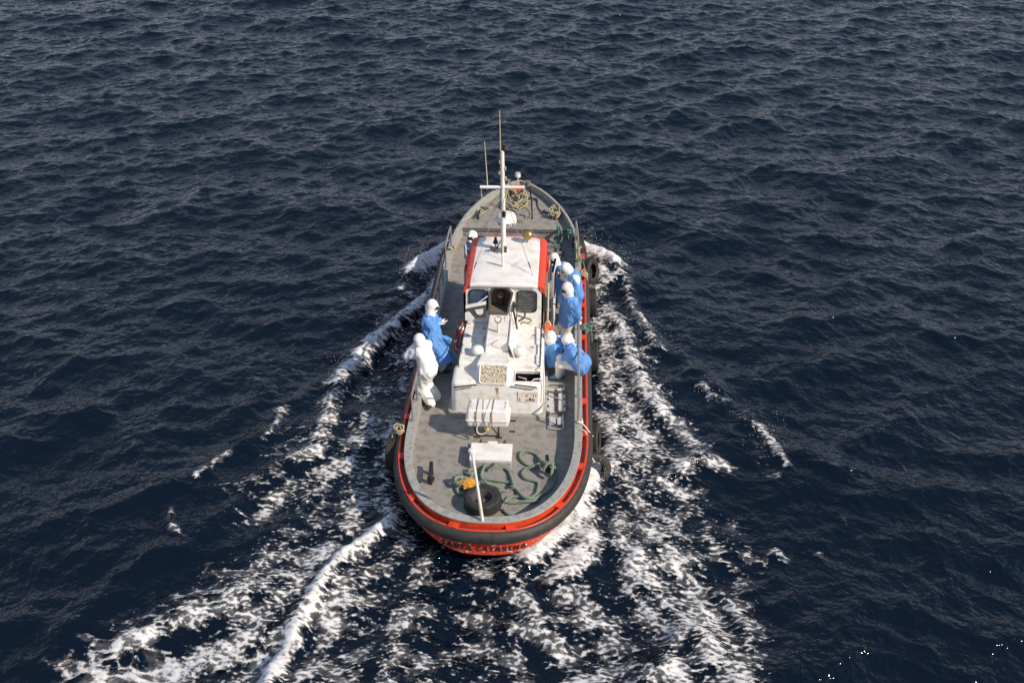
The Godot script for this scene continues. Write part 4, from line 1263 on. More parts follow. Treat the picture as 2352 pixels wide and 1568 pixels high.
func rail(B: Node3D, side: int, z_from: float, z_to: float, posts: Array, height := 0.58) -> void:
	var R := node("guard_rail", B)
	var top := []
	var pt := func(z: float, h: float) -> Vector3:
		var i := 0
		while i < 80 and LP[i].y > z: i += 1
		var k: float = (z - LP[i - 1].y) / (LP[i].y - LP[i - 1].y)
		var p: Vector2 = LP[i - 1].lerp(LP[i], k)
		var nn: Vector2 = LN[i]
		p -= nn * 0.30
		return Vector3(p.x * side + KEEL_X, cap_y(z) + h, p.y)
	var zz := z_from
	var steps := int(absf(z_to - z_from) / 0.25) + 1
	for k in steps + 1: top.append(pt.call(lerpf(z_from, z_to, float(k) / steps), height))
	part("top_rail", MB.new().tube(top, 0.023, 8).mesh(60), M.steel, R)
	for z in posts:
		part("post", MB.new().tube([pt.call(z, -0.01), pt.call(z, height)], 0.020, 8).mesh(60), M.steel, R)
		part("post_foot", MB.new().lathe([Vector2(0.05, -0.002), Vector2(0.05, 0.008), Vector2(0.03, 0.014)], Transform3D(Basis(), pt.call(z, 0.0)), 12).mesh(40), M.steel, R)

func make_rails(B: Node3D) -> void:
	rail(B, -1, -3.50, -9.35, [-3.50, -4.2, -5.1, -6.3, -7.3, -8.2, -9.0])
	rail(B, -1, -9.75, -10.8, [-9.75, -10.8])
	rail(B, 1, -3.62, -7.1, [-3.62, -4.5, -5.4, -6.3, -7.1])
	rail(B, 1, -10.0, -11.2, [-10.0, -11.2])

func cleat(p: Vector3, dir: Vector3, size: float) -> MB:
	var mb := MB.new()
	var s := dir.normalized() * size
	for k in [-0.28, 0.28]: mb.cyl(p + s * k, p + s * k + Vector3(0, size * 0.42, 0), size * 0.09)
	mb.tube([p - s * 0.5 + Vector3(0, size * 0.46, 0), p - s * 0.28 + Vector3(0, size * 0.42, 0), p + s * 0.28 + Vector3(0, size * 0.42, 0), p + s * 0.5 + Vector3(0, size * 0.46, 0)], size * 0.085, 8)
	mb.box(p + Vector3(-size * 0.14, -0.005, -size * 0.14), p + Vector3(size * 0.14, 0.012, size * 0.14))
	return mb

func make_fittings(B: Node3D) -> void:
	# stern: flagstaff, hatch, bollards
	var fp := Vector3(-0.085, 0.995, -0.68)
	var ft := atz(1084, 1036, -0.76)
	var F := node("flagstaff", B)
	part("staff", MB.new().tube([fp, fp.lerp(ft, 0.5), ft], 0.030, 10, 0.024).mesh(60), M.clean, F)
	part("staff_cap", MB.new().lathe([Vector2(0.03, -0.05), Vector2(0.062, -0.03), Vector2(0.066, 0.0), Vector2(0.06, 0.03), Vector2(0.03, 0.042)], Transform3D(Basis(), ft)).mesh(50), M.clean, F)
	var Hh := node("deck_hatch", B)
	part("coaming", MB.new().rbox(Vector3(-0.47, 0.69, -2.98), Vector3(0.325, 0.87, -2.44), 0.03, 0.015).mesh(), M.grey, Hh)
	part("lid", MB.new().rbox(Vector3(-0.475, 0.872, -2.985), Vector3(0.32, 0.91, -2.48), 0.012, 0.01).mesh(), M.clean, Hh)
	part("hinge_plate", MB.new().rbox(Vector3(-0.17, 0.872, -3.06), Vector3(0.02, 0.905, -2.99), 0.01, 0.008).mesh(), M.clean, Hh)
	for x in [-0.30, 0.16]:
		part("hinge", MB.new().box(Vector3(x - 0.03, 0.87, -3.05), Vector3(x + 0.03, 0.90, -2.99)).cyl(Vector3(x - 0.01, 0.9, -3.05), Vector3(x + 0.02, 0.94, -3.06), 0.012).mesh(), M.dark, Hh)
	part("bollard", cleat(Vector3(-1.16, 0.70, -2.10), Vector3(0.05, 0, 1), 0.46).mesh(50), M.black, B)
	part("bollard", cleat(q4(1405, 745, 0.70), Vector3(0.10, 0, 1), 0.42).mesh(50), M.black, B)
	for p in [q4(1110, 322, 0.70), q4(1103, 413, 0.70)]:
		part("deck_pad", MB.new().rbox(p + Vector3(-0.055, -0.002, -0.018), p + Vector3(0.055, 0.02, 0.018), 0.01, 0.005).mesh(), M.black, B)
	# cradle that carries the raft canister
	var C := node("raft_cradle", B)
	for x in [-0.40, 0.03]:
		part("leg", MB.new().tube([Vector3(x, 0.70, -3.44), Vector3(x - 0.01, 1.07, -3.34)], 0.017, 6).mesh(60), M.rust, C)
		part("leg", MB.new().tube([Vector3(x, 0.70, -3.95), Vector3(x, 1.07, -3.66)], 0.017, 6).mesh(60), M.rust, C)
		part("foot", MB.new().rbox(Vector3(x - 0.06, 0.698, -3.47), Vector3(x + 0.06, 0.712, -3.40), 0.01, 0.004).mesh(), M.rust, C)
		part("bearer", MB.new().box(Vector3(x - 0.02, 1.045, -3.72), Vector3(x + 0.02, 1.072, -3.26)).mesh(), M.rust, C)
	part("brace", MB.new().tube([Vector3(-0.40, 0.74, -3.44), Vector3(0.03, 0.74, -3.44)], 0.014, 6).mesh(60), M.rust, C)
	part("brace", MB.new().tube([Vector3(-0.40, 0.74, -3.44), Vector3(-0.52, 1.05, -3.5)], 0.014, 6).mesh(60), M.rust, C)
	part("brace", MB.new().tube([Vector3(0.03, 0.74, -3.44), Vector3(-0.12, 1.05, -3.34)], 0.014, 6).mesh(60), M.rust, C)
	# notice with pictograms on the aft locker
	var N := node("notice", B)
	var nx := [0.36, 0.82]
	var zf := -4.118
	part("sheet", MB.new().box(Vector3(0.37, 1.09, -4.134), Vector3(0.76, 1.33, -4.1305)).mesh(), M.clean, N)
	for q in [[0.47, 1.315, 0.05, 0.010, "print_grey"], [0.58, 1.315, 0.06, 0.010, "print_grey"], [0.56, 1.285, 0.36, 0.008, "print_orange"], [0.44, 1.235, 0.08, 0.012, "print_grey"], [0.54, 1.235, 0.05, 0.05, "print_orange"], [0.675, 1.235, 0.016, 0.06, "print_black"], [0.725, 1.24, 0.012, 0.05, "print_black"], [0.405, 1.14, 0.018, 0.07, "print_blue"], [0.55, 1.13, 0.06, 0.045, "print_orange"], [0.61, 1.15, 0.04, 0.07, "print_black"], [0.67, 1.14, 0.06, 0.05, "print_red"], [0.73, 1.13, 0.04, 0.01, "print_grey"]]:
		part("pictogram", MB.new().box(Vector3(q[0] - q[2] / 2 - 0.0, q[1] - q[3] / 2, -4.131), Vector3(q[0] + q[2] / 2, q[1] + q[3] / 2, -4.1285)).mesh(), M[q[4]], N)
	# bow: black frame with the anchor light, pole, bollards, anchor gear
	var G := node("bow_frame", B)
	var gl := q1(905, 1080, fore_y(-13.0)); var gr := q1(1090, 1080, fore_y(-13.0))
	part("frame", MB.new().tube([gl, gl + Vector3(0.02, 0.60, -0.02), gl + Vector3(0.05, 0.64, -0.02), gr + Vector3(-0.04, 0.62, -0.02), gr + Vector3(-0.01, 0.58, -0.02), gr], 0.018, 7).mesh(60), M.black, G)
	var lp := q1(993, 1040, fore_y(-13.4))
	part("light_post", MB.new().cyl(lp, lp + Vector3(0, 0.36, 0), 0.016).mesh(60), M.clean, G)
	part("anchor_light", MB.new().lathe([Vector2(0.04, -0.02), Vector2(0.085, 0.0), Vector2(0.09, 0.06), Vector2(0.075, 0.11), Vector2(0.03, 0.125)], Transform3D(Basis(), lp + Vector3(0, 0.36, 0))).mesh(50), M.clean, G)
	var pb := q1(1163, 1415, fore_y(-12.3))
	part("bow_pole", MB.new().tube([pb, pb + Vector3(-0.02, 0.5, -0.02), pb + Vector3(-0.09, 1.05, -0.05)], 0.019, 7).mesh(60), M.black, B)
	part("bow_pole", MB.new().tube([q1(800, 1290, fore_y(-12.6)), q1(800, 1290, fore_y(-12.6)) + Vector3(0.0, 0.36, 0)], 0.016, 7).mesh(60), M.black, B)
	part("bollard", cleat(q1(535, 1390, fore_y(-12.4)), Vector3(0.15, 0, -1), 0.34).mesh(50), M.black, B)
	part("bollard", cleat(q1(1425, 1400, fore_y(-12.4)), Vector3(-0.15, 0, -1), 0.34).mesh(50), M.black, B)
	part("stem_post", MB.new().rbox(Vector3(-0.20, fore_y(-13.9) - 0.02, -14.1), Vector3(0.02, cap_y(-13.9) + 0.02, -13.85), 0.04, 0.03).mesh(), M.orange, B)

func make_gear() -> void:
	# the tyre lying on the after deck
	var ty := thing("tyre", "", "")
	part("rubber", tyre_mesh(0.335, 0.25, 0.19), M.tyre, ty)
	part("rim", MB.new().ring([Vector2(0.196, 0.085), Vector2(0.205, 0.10), Vector2(0.188, 0.098), Vector2(0.165, 0.02), Vector2(0.15, -0.05), Vector2(0.09, -0.055), Vector2(0.085, -0.03), Vector2(0.05, -0.03), Vector2(0.05, -0.045), Vector2(0.1, -0.075), Vector2(0.17, -0.075)], Transform3D(), 28).mesh(40), M.frame, ty)
	part("hub", MB.new().lathe([Vector2(0.055, -0.05), Vector2(0.055, 0.02), Vector2(0.045, 0.035), Vector2(0.01, 0.04)], Transform3D(), 16).mesh(50), M.frame, ty)
	ty.transform = Transform3D(Basis(Vector3(0, 0, 1), 0.03), q4(850, 1050, 0.70) + Vector3(0, 0.128, 0.0))
	tag(ty, "worn black tyre lying flat on the after deck beside the white flagstaff", "tyre")
	# tyres hung along the side
	var spots := [
		[at(1331, 572, 0.85), Vector3(1, 0.1, -0.35), 0.36, "black tyre fender hung at the starboard bow shoulder on a yellow line"],
		[at(1357, 622, 0.72), Vector3(1, 0.25, 0.45), 0.33, "black tyre fender standing out from the starboard side behind the yellow line"],
		[Vector3(1.96, 0.45, -9.35), Vector3(1, 0.05, 0), 0.33, "black tyre fender flat against the starboard side abreast the open door"],
		[Vector3(1.96, 0.45, -6.85), Vector3(1, 0.05, 0), 0.33, "black tyre fender flat against the starboard side below a teal rope knot"],
		[at(1366, 1010, 0.42), Vector3(1, 0.1, 0.12), 0.34, "black tyre fender hung from a pale line on the starboard quarter"],
		[at(1364, 1078, 0.22), Vector3(0.35, 0.45, 1), 0.33, "black tyre fender dragging in the wash at the starboard quarter"],
		[Vector3(-2.06, 0.50, -3.12), Vector3(-1, 0.05, 0), 0.34, "black tyre fender hung on the port quarter from a tan lashing"],
	]
	for s in spots:
		var o := obj("tyre_fender", tyre_mesh(s[2], 0.20, s[2] * 0.55), M.tyre)
		var yv: Vector3 = s[1].normalized()
		var xv := yv.cross(Vector3(0, 0, 1) if absf(yv.z) < 0.8 else Vector3.RIGHT).normalized()
		o.transform = Transform3D(Basis(xv, yv, xv.cross(yv)), s[0])
		tag(o, s[3], "tyre", "tyres hung along the side")
	# lashings over the gunwale
	var kn := [
		[at(1040, 572, 1.12), 0.11, "rope_tan", 3, [], "tan rope lashing round the port gunwale below the forward guard rail"],
		[at(916, 987, 0.97), 0.12, "rope_tan", 4, [[at(905, 990, 0.93), Vector3(-2.06, 0.8, -3.12)]], "tan rope lashing round the port gunwale above a tyre fender"],
		[at(1330, 597, 1.1), 0.13, "rope_teal", 5, [[at(1338, 600, 1.05), at(1342, 612, 0.95), at(1344, 640, 0.8)]], "teal and green rope lashing round the starboard gunwale below the bow shoulder"],
		[at(1342, 629, 1.04), 0.10, "rope_tan", 3, [[at(1346, 630, 1.0), at(1350, 648, 0.85), at(1350, 668, 0.7)]], "tan rope lashing on a red bracket abreast the open door"],
		[at(1348, 752, 1.0), 0.13, "rope_teal", 5, [[at(1355, 752, 0.95), at(1359, 765, 0.8), at(1360, 800, 0.6)]], "teal rope knot round the starboard gunwale abreast the standing person"],
		[at(1334, 968, 1.0), 0.06, "rope_white", 2, [[at(1326, 968, 1.04), at(1340, 975, 1.0), at(1352, 990, 0.9), at(1362, 1002, 0.75)], [at(1337, 986, 0.94), at(1347, 995, 0.92), at(1352, 1015, 0.8), at(1355, 1040, 0.65), at(1366, 1062, 0.45)]], "pale rope tied round the last starboard rail post and running to two tyres"],
		[at(1213, 421, 2.2), 0.07, "rope_grey", 4, [], "grey rope wound round the top of the black bow pole"],
		[q1(880, 960, 1.75), 0.09, "rope_grey", 3, [[q1(880, 950, 1.75), q1(915, 1000, 1.6), q1(920, 1060, 1.5)]], "grey rope loops hanging on the bow frame's port leg"],
		[q2(2010, 260, 1.25), 0.09, "rope_teal", 3, [[q2(1980, 300, 1.2), q2(1990, 380, 1.05)]], "teal rope tied to the forward starboard guard rail"],
	]
	for k in kn:
		var lines := [tangle(k[0] + Vector3(0, -0.05, 0), k[1], k[1] * 1.2, k[3], int(k[0].x * 100) + 7, 0.13)]
		for l in k[4]: lines.append(smooth_line(l, 6))
		rope("rope_lashing", lines, 0.015, M[k[2]], k[5], "rope lashings along the gunwale")
	rope("rope", [smooth_line([at(1324, 601, 1.1), at(1325, 585, 1.2), at(1330, 573, 1.2), at(1335, 566, 1.1)], 6)], 0.016, M.rope_yellow, "yellow line from the gunwale to the tyre at the bow shoulder")
	# the heavy green mooring rope on the after deck
	var H := 0.735
	var P := func(l): return smooth_line(l.map(func(p): return q4(p[0], p[1], H + (p[2] if p.size() > 2 else 0.0))), 6)
	rope("mooring_rope", [
		P.call([[1390, 690, 0.1], [1340, 665, 0.04], [1310, 610], [1240, 580], [1180, 590], [1170, 640], [1220, 690], [1290, 705], [1335, 685, 0.05], [1290, 705, 0.05], [1220, 730], [1185, 770], [1210, 810], [1280, 830], [1325, 850], [1320, 900], [1300, 950], [1250, 975, 0.05], [1190, 965, 0.05], [1140, 910], [1110, 860, 0.05], [1090, 800], [1070, 750], [1020, 715], [950, 695, 0.03], [880, 700], [830, 740], [815, 820], [820, 890], [850, 925], [930, 940, 0.05], [990, 970], [1050, 1010], [1130, 1020], [1230, 1005, 0.05], [1330, 1000]]),
		P.call([[870, 690, 0.06], [835, 790, 0.05], [870, 840, 0.05], [930, 870], [985, 895], [1000, 912], [960, 945, 0.08]]),
		P.call([[835, 895, 0.06], [930, 905], [1030, 920], [1090, 905], [1112, 875, 0.08], [1085, 850], [960, 830], [870, 815]]),
		P.call([[620, 880], [640, 935], [720, 948], [790, 932], [845, 912, 0.06]]),
		P.call([[1430, 690, 0.12], [1475, 740], [1462, 840], [1420, 910], [1340, 960], [1270, 985, 0.05], [1150, 968], [1080, 975], [1035, 1010, 0.05]]),
		P.call([[1025, 1075], [1060, 1112], [1120, 1132], [1180, 1140]]),
		P.call([[1375, 740, 0.04], [1380, 680, 0.2], [1440, 690, 0.22], [1440, 760, 0.18], [1410, 790, 0.06], [1375, 750, 0.1], [1400, 690, 0.22], [1460, 685, 0.2]]),
		P.call([[900, 690, 0.05], [940, 685, 0.1], [955, 700, 0.12], [920, 735, 0.06]]),
	], 0.031, M.rope_green, "thick green grey mooring rope looped across the after deck to the bollard", "", true)
	rope("rope_heap", [tangle(q4(660, 870, 0.72), 0.17, 0.16, 6, 51, 0.18), tangle(q4(700, 830, 0.72), 0.16, 0.12, 4, 52, 0.14), tangle(q4(760, 770, 0.72), 0.10, 0.10, 3, 53, 0.08)], 0.024, M.rope_green, "heap of tangled green rope end lying left of the tyre around an orange cloth")
	var cl := MB.new()
	var cr := []
	for i in 6:
		var r := PackedVector3Array()
		for k in 10:
			var a := TAU * k / 10
			var rad := 0.13 * sin(PI * (i + 0.6) / 6.4) * (1.0 + 0.35 * sin(a * 3 + i * 1.3))
			r.push_back(q4(722, 880, 0.74) + Vector3(cos(a) * rad * 1.2, 0.03 * i, sin(a) * rad))
		cr.append(r)
	tag(obj("cloth", cl.loft(cr).mesh(30), M.cloth_orange), "crumpled orange yellow cloth tied into the rope heap on the after deck", "cloth")
	# foredeck ropes
	rope("rope_coil", [tangle(f1(970, 1180, 0.020), 0.42, 0.75, 9, 61, 0.2), tangle(f1(930, 1230, 0.020), 0.32, 0.4, 6, 62, 0.16), tangle(f1(1010, 1130, 0.020), 0.3, 0.5, 5, 63, 0.22)], 0.017, M.rope_tan, "heap of tan rope piled on the foredeck behind the bow frame")
	rope("rope", [smooth_line([f1(1040, 1230, 0.020), f1(1100, 1280, 0.015), f1(1140, 1340, 0.015), f1(1110, 1400, 0.015), f1(1040, 1435, 0.015), f1(990, 1410, 0.015), f1(1000, 1350, 0.015), f1(1060, 1350, 0.020), f1(1085, 1390, 0.020), f1(1040, 1425, 0.020)], 6)], 0.020, M.rope_grey, "grey rope loop lying open on the foredeck near the tall black pole")
	rope("hose", [smooth_line([f1(1090, 1155, 0.070), f1(1170, 1150, 0.120), f1(1220, 1170, 0.050), f1(1225, 1250, 0.020), f1(1260, 1310, 0.020), f1(1330, 1325, 0.020), f1(1400, 1300, 0.050), f1(1450, 1300, 0.070)], 6), smooth_line([f1(1180, 1155, 0.070), f1(1215, 1190, 0.020), f1(1235, 1270, 0.020), f1(1290, 1320, 0.020), f1(1390, 1310, 0.040)], 6)], 0.022, M.dark, "black hose snaking over the foredeck to the starboard bollard")
	rope("rope_coil", [tangle(f1(1425, 1370, 0.015), 0.16, 0.22, 5, 64, 0.26)], 0.018, M.rope_tan, "tan and green turns of rope wound on the starboard foredeck bollard")
	rope("rope_coil", [tangle(f1(548, 1350, 0.015), 0.08, 0.16, 3, 65, 0.16)], 0.015, M.rope_tan, "thin tan turns of rope on the port foredeck bollard")
	rope("rope", [smooth_line([f1(560, 1340, 0.070), f1(640, 1290, 0.020), f1(720, 1230, 0.020), f1(800, 1150, 0.060), f1(870, 1130, 0.080)], 6)], 0.013, M.rope_tan, "thin tan line running over the foredeck from the port bollard to the rope heap")
	var fe := fore_y(-12.1) + 0.02
	rope("rope", [smooth_line([q1(1400, 1420, fe), q1(1420, 1460, fe), q2(1850, 200, fe), q2(1885, 290, fe + 0.02), q2(1890, 380, 0.95), q2(1840, 470, 0.82), q2(1800, 500, 0.80)], 6), smooth_line([q2(1800, 130, fe), q2(1830, 210, fe), q2(1845, 290, fe + 0.02), q2(1810, 380, 0.95), q2(1790, 440, 0.85), q2(1830, 500, 0.80)], 6)], 0.019, M.rope_teal, "green rope hanging over the foredeck edge down to the side deck")
	rope("rope_coil", [smooth_line([q2(1800, 500, 0.79), q2(1840, 550, 0.79), q2(1900, 570, 0.79), q2(1940, 620, 0.79), q2(1940, 680, 0.79), q2(1890, 690, 0.79), q2(1870, 640, 0.79), q2(1920, 560, 0.80), q2(1900, 510, 0.80), q2(1840, 500, 0.80), q2(1820, 550, 0.82), q2(1860, 580, 0.82)], 6), tangle(q2(1770, 530, 0.78), 0.35, 0.35, 4, 66, 0.06)], 0.019, M.rope_grey, "grey rope coiled on the starboard side deck below the foredeck edge")
	# raft canister
	var R := thing("raft_canister", "white life raft canister strapped on a rusty cradle behind the cabin", "life raft")
	var x0 := -0.60; var x1 := 0.24; var za := -3.72; var zb := -3.24
	part("lower_shell", MB.new().rbox(Vector3(x0 + 0.02, 1.074, za + 0.02), Vector3(x1 - 0.02, 1.24, zb - 0.02), 0.05, 0.04, Transform3D(), -0.015, true).mesh(40), M.clean, R)
	part("seam_flange", MB.new().rbox(Vector3(x0 - 0.01, 1.222, za - 0.01), Vector3(x1 + 0.01, 1.252, zb + 0.01), 0.05, 0.01).mesh(40), M.clean, R)
	part("upper_shell", MB.new().rbox(Vector3(x0, 1.252, za), Vector3(x1, 1.46, zb), 0.06, 0.05, Transform3D(), 0.03).mesh(40), M.clean, R)
	for q in [[-0.385, M.dark, 0.010], [-0.085, M.dark, 0.010]]:
		var x: float = q[0]
		part("lashing", MB.new().tube([Vector3(x, 1.1, za - 0.02), Vector3(x, 1.24, za - 0.025), Vector3(x + 0.01, 1.44, za + 0.02), Vector3(x + 0.01, 1.468, za + 0.08), Vector3(x, 1.468, zb - 0.09), Vector3(x - 0.01, 1.43, zb - 0.015), Vector3(x - 0.01, 1.25, zb + 0.022), Vector3(x - 0.01, 1.075, zb + 0.005)], q[2], 6).mesh(70), M.rope_grey, R)
	for q in [[-0.28, -0.245], [-0.14, -0.235]]:
		part("strap", MB.new().tube([Vector3(q[0], 1.463, za + 0.08), Vector3(lerpf(q[0], q[1], 0.5), 1.466, zb - 0.09), Vector3(lerpf(q[0], q[1], 0.75), 1.40, zb - 0.008), Vector3(q[1], 1.255, zb + 0.018)], 0.014, 4).mesh(40), M.plate, R)
	part("strap", MB.new().tube([Vector3(-0.24, 1.255, zb + 0.02), Vector3(-0.235, 1.1, zb + 0.015), Vector3(-0.23, 1.02, zb + 0.02)], 0.014, 5).mesh(60), M.rope_grey, R)
	part("release_buckle", MB.new().lathe([Vector2(0.02, -0.01), Vector2(0.036, 0.0), Vector2(0.036, 0.02), Vector2(0.02, 0.026)], Transform3D(Basis(Vector3.RIGHT, 0.8), Vector3(-0.19, 1.06, zb + 0.03))).mesh(40), M.brass, R)
	part("painter_line", MB.new().tube(smooth_line([Vector3(-0.36, 1.20, zb + 0.03), Vector3(-0.385, 1.08, zb + 0.04), Vector3(-0.37, 0.99, zb + 0.05), Vector3(-0.29, 0.965, zb + 0.06), Vector3(-0.21, 1.0, zb + 0.05)], 6), 0.013, 6).mesh(70), M.rope_white, R)
	part("label", MB.new().box(Vector3(-0.455, 1.30, zb - 0.006), Vector3(-0.395, 1.315, zb - 0.004)).mesh(), M.print_red, R)
	for x in [x0 + 0.085, x1 - 0.085]:
		part("label", MB.new().box(Vector3(x - 0.02, 1.4605, za + 0.12), Vector3(x + 0.02, 1.4625, za + 0.22)).mesh(), M.print_grey, R)
		part("label", MB.new().box(Vector3(x - 0.02, 1.4605, za + 0.25), Vector3(x + 0.02, 1.4625, za + 0.34)).mesh(), M.print_grey, R)
	# scoop stretcher
	var S := thing("scoop_stretcher", "grey metal scoop stretcher lying on the starboard deck beside the cabin", "stretcher")
	var sx := 1.135
	var T := Transform3D(Basis(Vector3.UP, 0.03), Vector3(sx, 0.735, -4.48))
	var loop := func(a: Array, r: float) -> ArrayMesh:
		return MB.new().tube(a.map(func(p): return T * Vector3(p[0], 0.02, p[1])), r, 7, -1, true).mesh(70)
	part("head_frame", loop.call([[-0.185, -0.30], [-0.185, -0.74], [-0.165, -0.80], [-0.12, -0.815], [0.12, -0.815], [0.165, -0.80], [0.185, -0.74], [0.185, -0.30]], 0.014), M.alloy, S)
	part("foot_frame", loop.call([[-0.135, 0.22], [-0.135, 0.72], [-0.12, 0.76], [-0.09, 0.775], [0.09, 0.775], [0.12, 0.76], [0.135, 0.72], [0.135, 0.22]], 0.013), M.alloy, S)
	for s in [-1, 1]:
		var bp := MB.new()
		var pl := func(to: MB, poly: Array, y0: float, y1: float):
			var lo := PackedVector3Array(); var hi := PackedVector3Array()
			for p in poly:
				lo.push_back(T * Vector3(s * p[0], y0, p[1])); hi.push_back(T * Vector3(s * p[0], y1, p[1]))
			to.loft([lo, hi])
		pl.call(bp, [[0.055, -0.46], [0.17, -0.50], [0.19, -0.46], [0.19, 0.16], [0.17, 0.20], [0.045, 0.20]], 0.012, 0.034)
		pl.call(bp, [[0.022, -0.56], [0.172, -0.53], [0.172, -0.66], [0.03, -0.63]], 0.012, 0.03)
		part("scoop_blade", bp.mesh(20), M.plate, S)
		bp = MB.new()
		pl.call(bp, [[0.015, 0.40], [0.122, 0.36], [0.122, 0.62], [0.015, 0.62]], 0.008, 0.026)
		part("foot_blade", bp.mesh(20), M.plate, S)
		for z in [-0.44, -0.23, 0.02]:
			bp = MB.new()
			pl.call(bp, [[0.150, z - 0.04], [0.182, z - 0.04], [0.182, z + 0.04], [0.150, z + 0.04]], 0.030, 0.0365)
			part("hand_slot", bp.mesh(20), M.black, S)
	part("strap", MB.new().tube([T * Vector3(-0.17, 0.045, -0.50), T * Vector3(-0.03, 0.04, -0.44), T * Vector3(0.10, 0.045, -0.46), T * Vector3(0.18, 0.045, -0.52)], 0.016, 6).mesh(60), M.dark, S)
	part("strap", MB.new().tube([T * Vector3(0.0, 0.045, 0.22), T * Vector3(0.10, 0.05, 0.24), T * Vector3(0.15, 0.04, 0.22)], 0.02, 6).mesh(60), M.dark, S)
	part("buckle", MB.new().rbox(Vector3(-0.05, 0, -0.04), Vector3(0.05, 0.06, 0.05), 0.015, 0.015, T * Transform3D(Basis(), Vector3(-0.18, 0.0, 0.27))).mesh(), M.dark, S)
	# lifebuoys on the sides of the casing
	for q in [[Vector3(0.955, 1.36, -6.17), Vector3(1, 0.22, 0.10), "orange", "orange lifebuoy with pale bands hung on the starboard side of the casing"], [Vector3(-1.0, 1.36, -6.12), Vector3(-1, 0.22, 0.10), "crimson", "dark red lifebuoy with a pale band hung on the shaded port side of the casing"]]:
		var L := thing("lifebuoy", q[3], "lifebuoy", Vector3.ZERO, "lifebuoys on the casing")
		var yv: Vector3 = q[1].normalized()
		var xv := yv.cross(Vector3(0, 0, 1)).normalized()
		var t := Transform3D(Basis(xv, yv, xv.cross(yv)), q[0])
		var pr := []
		for k in 10:
			var a := TAU * k / 10
			pr.append(Vector2(0.28 + 0.075 * cos(a), 0.055 * sin(a)))
		part("ring", MB.new().ring(pr, t, 36).mesh(60), M[q[2]], L)
		for k in 4:
			var a0 := TAU * k / 4 + 0.45
			var band := []
			for j in 3:
				var w := a0 + (j - 1) * 0.12
				band.append(w)
			var rr := []
			for w in band:
				var r := PackedVector3Array()
				for m in 10:
					var a := TAU * m / 10
					r.push_back(t * Vector3((0.28 + 0.080 * cos(a)) * cos(w), 0.060 * sin(a), (0.28 + 0.080 * cos(a)) * sin(w)))
				rr.append(r)
			part("band", MB.new().loft(rr).mesh(60), M.reflect, L)
		var gl := []
		for k in 24:
			var w := TAU * k / 24
			gl.append(t * Vector3((0.365 + 0.035 * absf(sin(w * 2 - 0.9))) * cos(w), 0.0, (0.365 + 0.035 * absf(sin(w * 2 - 0.9))) * sin(w)))
		part("grab_line", MB.new().tube(gl, 0.008, 5, -1, true).mesh(70), M.rope_tan, L)
		part("hook", MB.new().tube([t * Vector3(-0.28, 0.06, 0), t * Vector3(-0.30, 0.0, 0), t * Vector3(-0.28, -0.12, 0)], 0.01, 5).mesh(70), M.black, L)

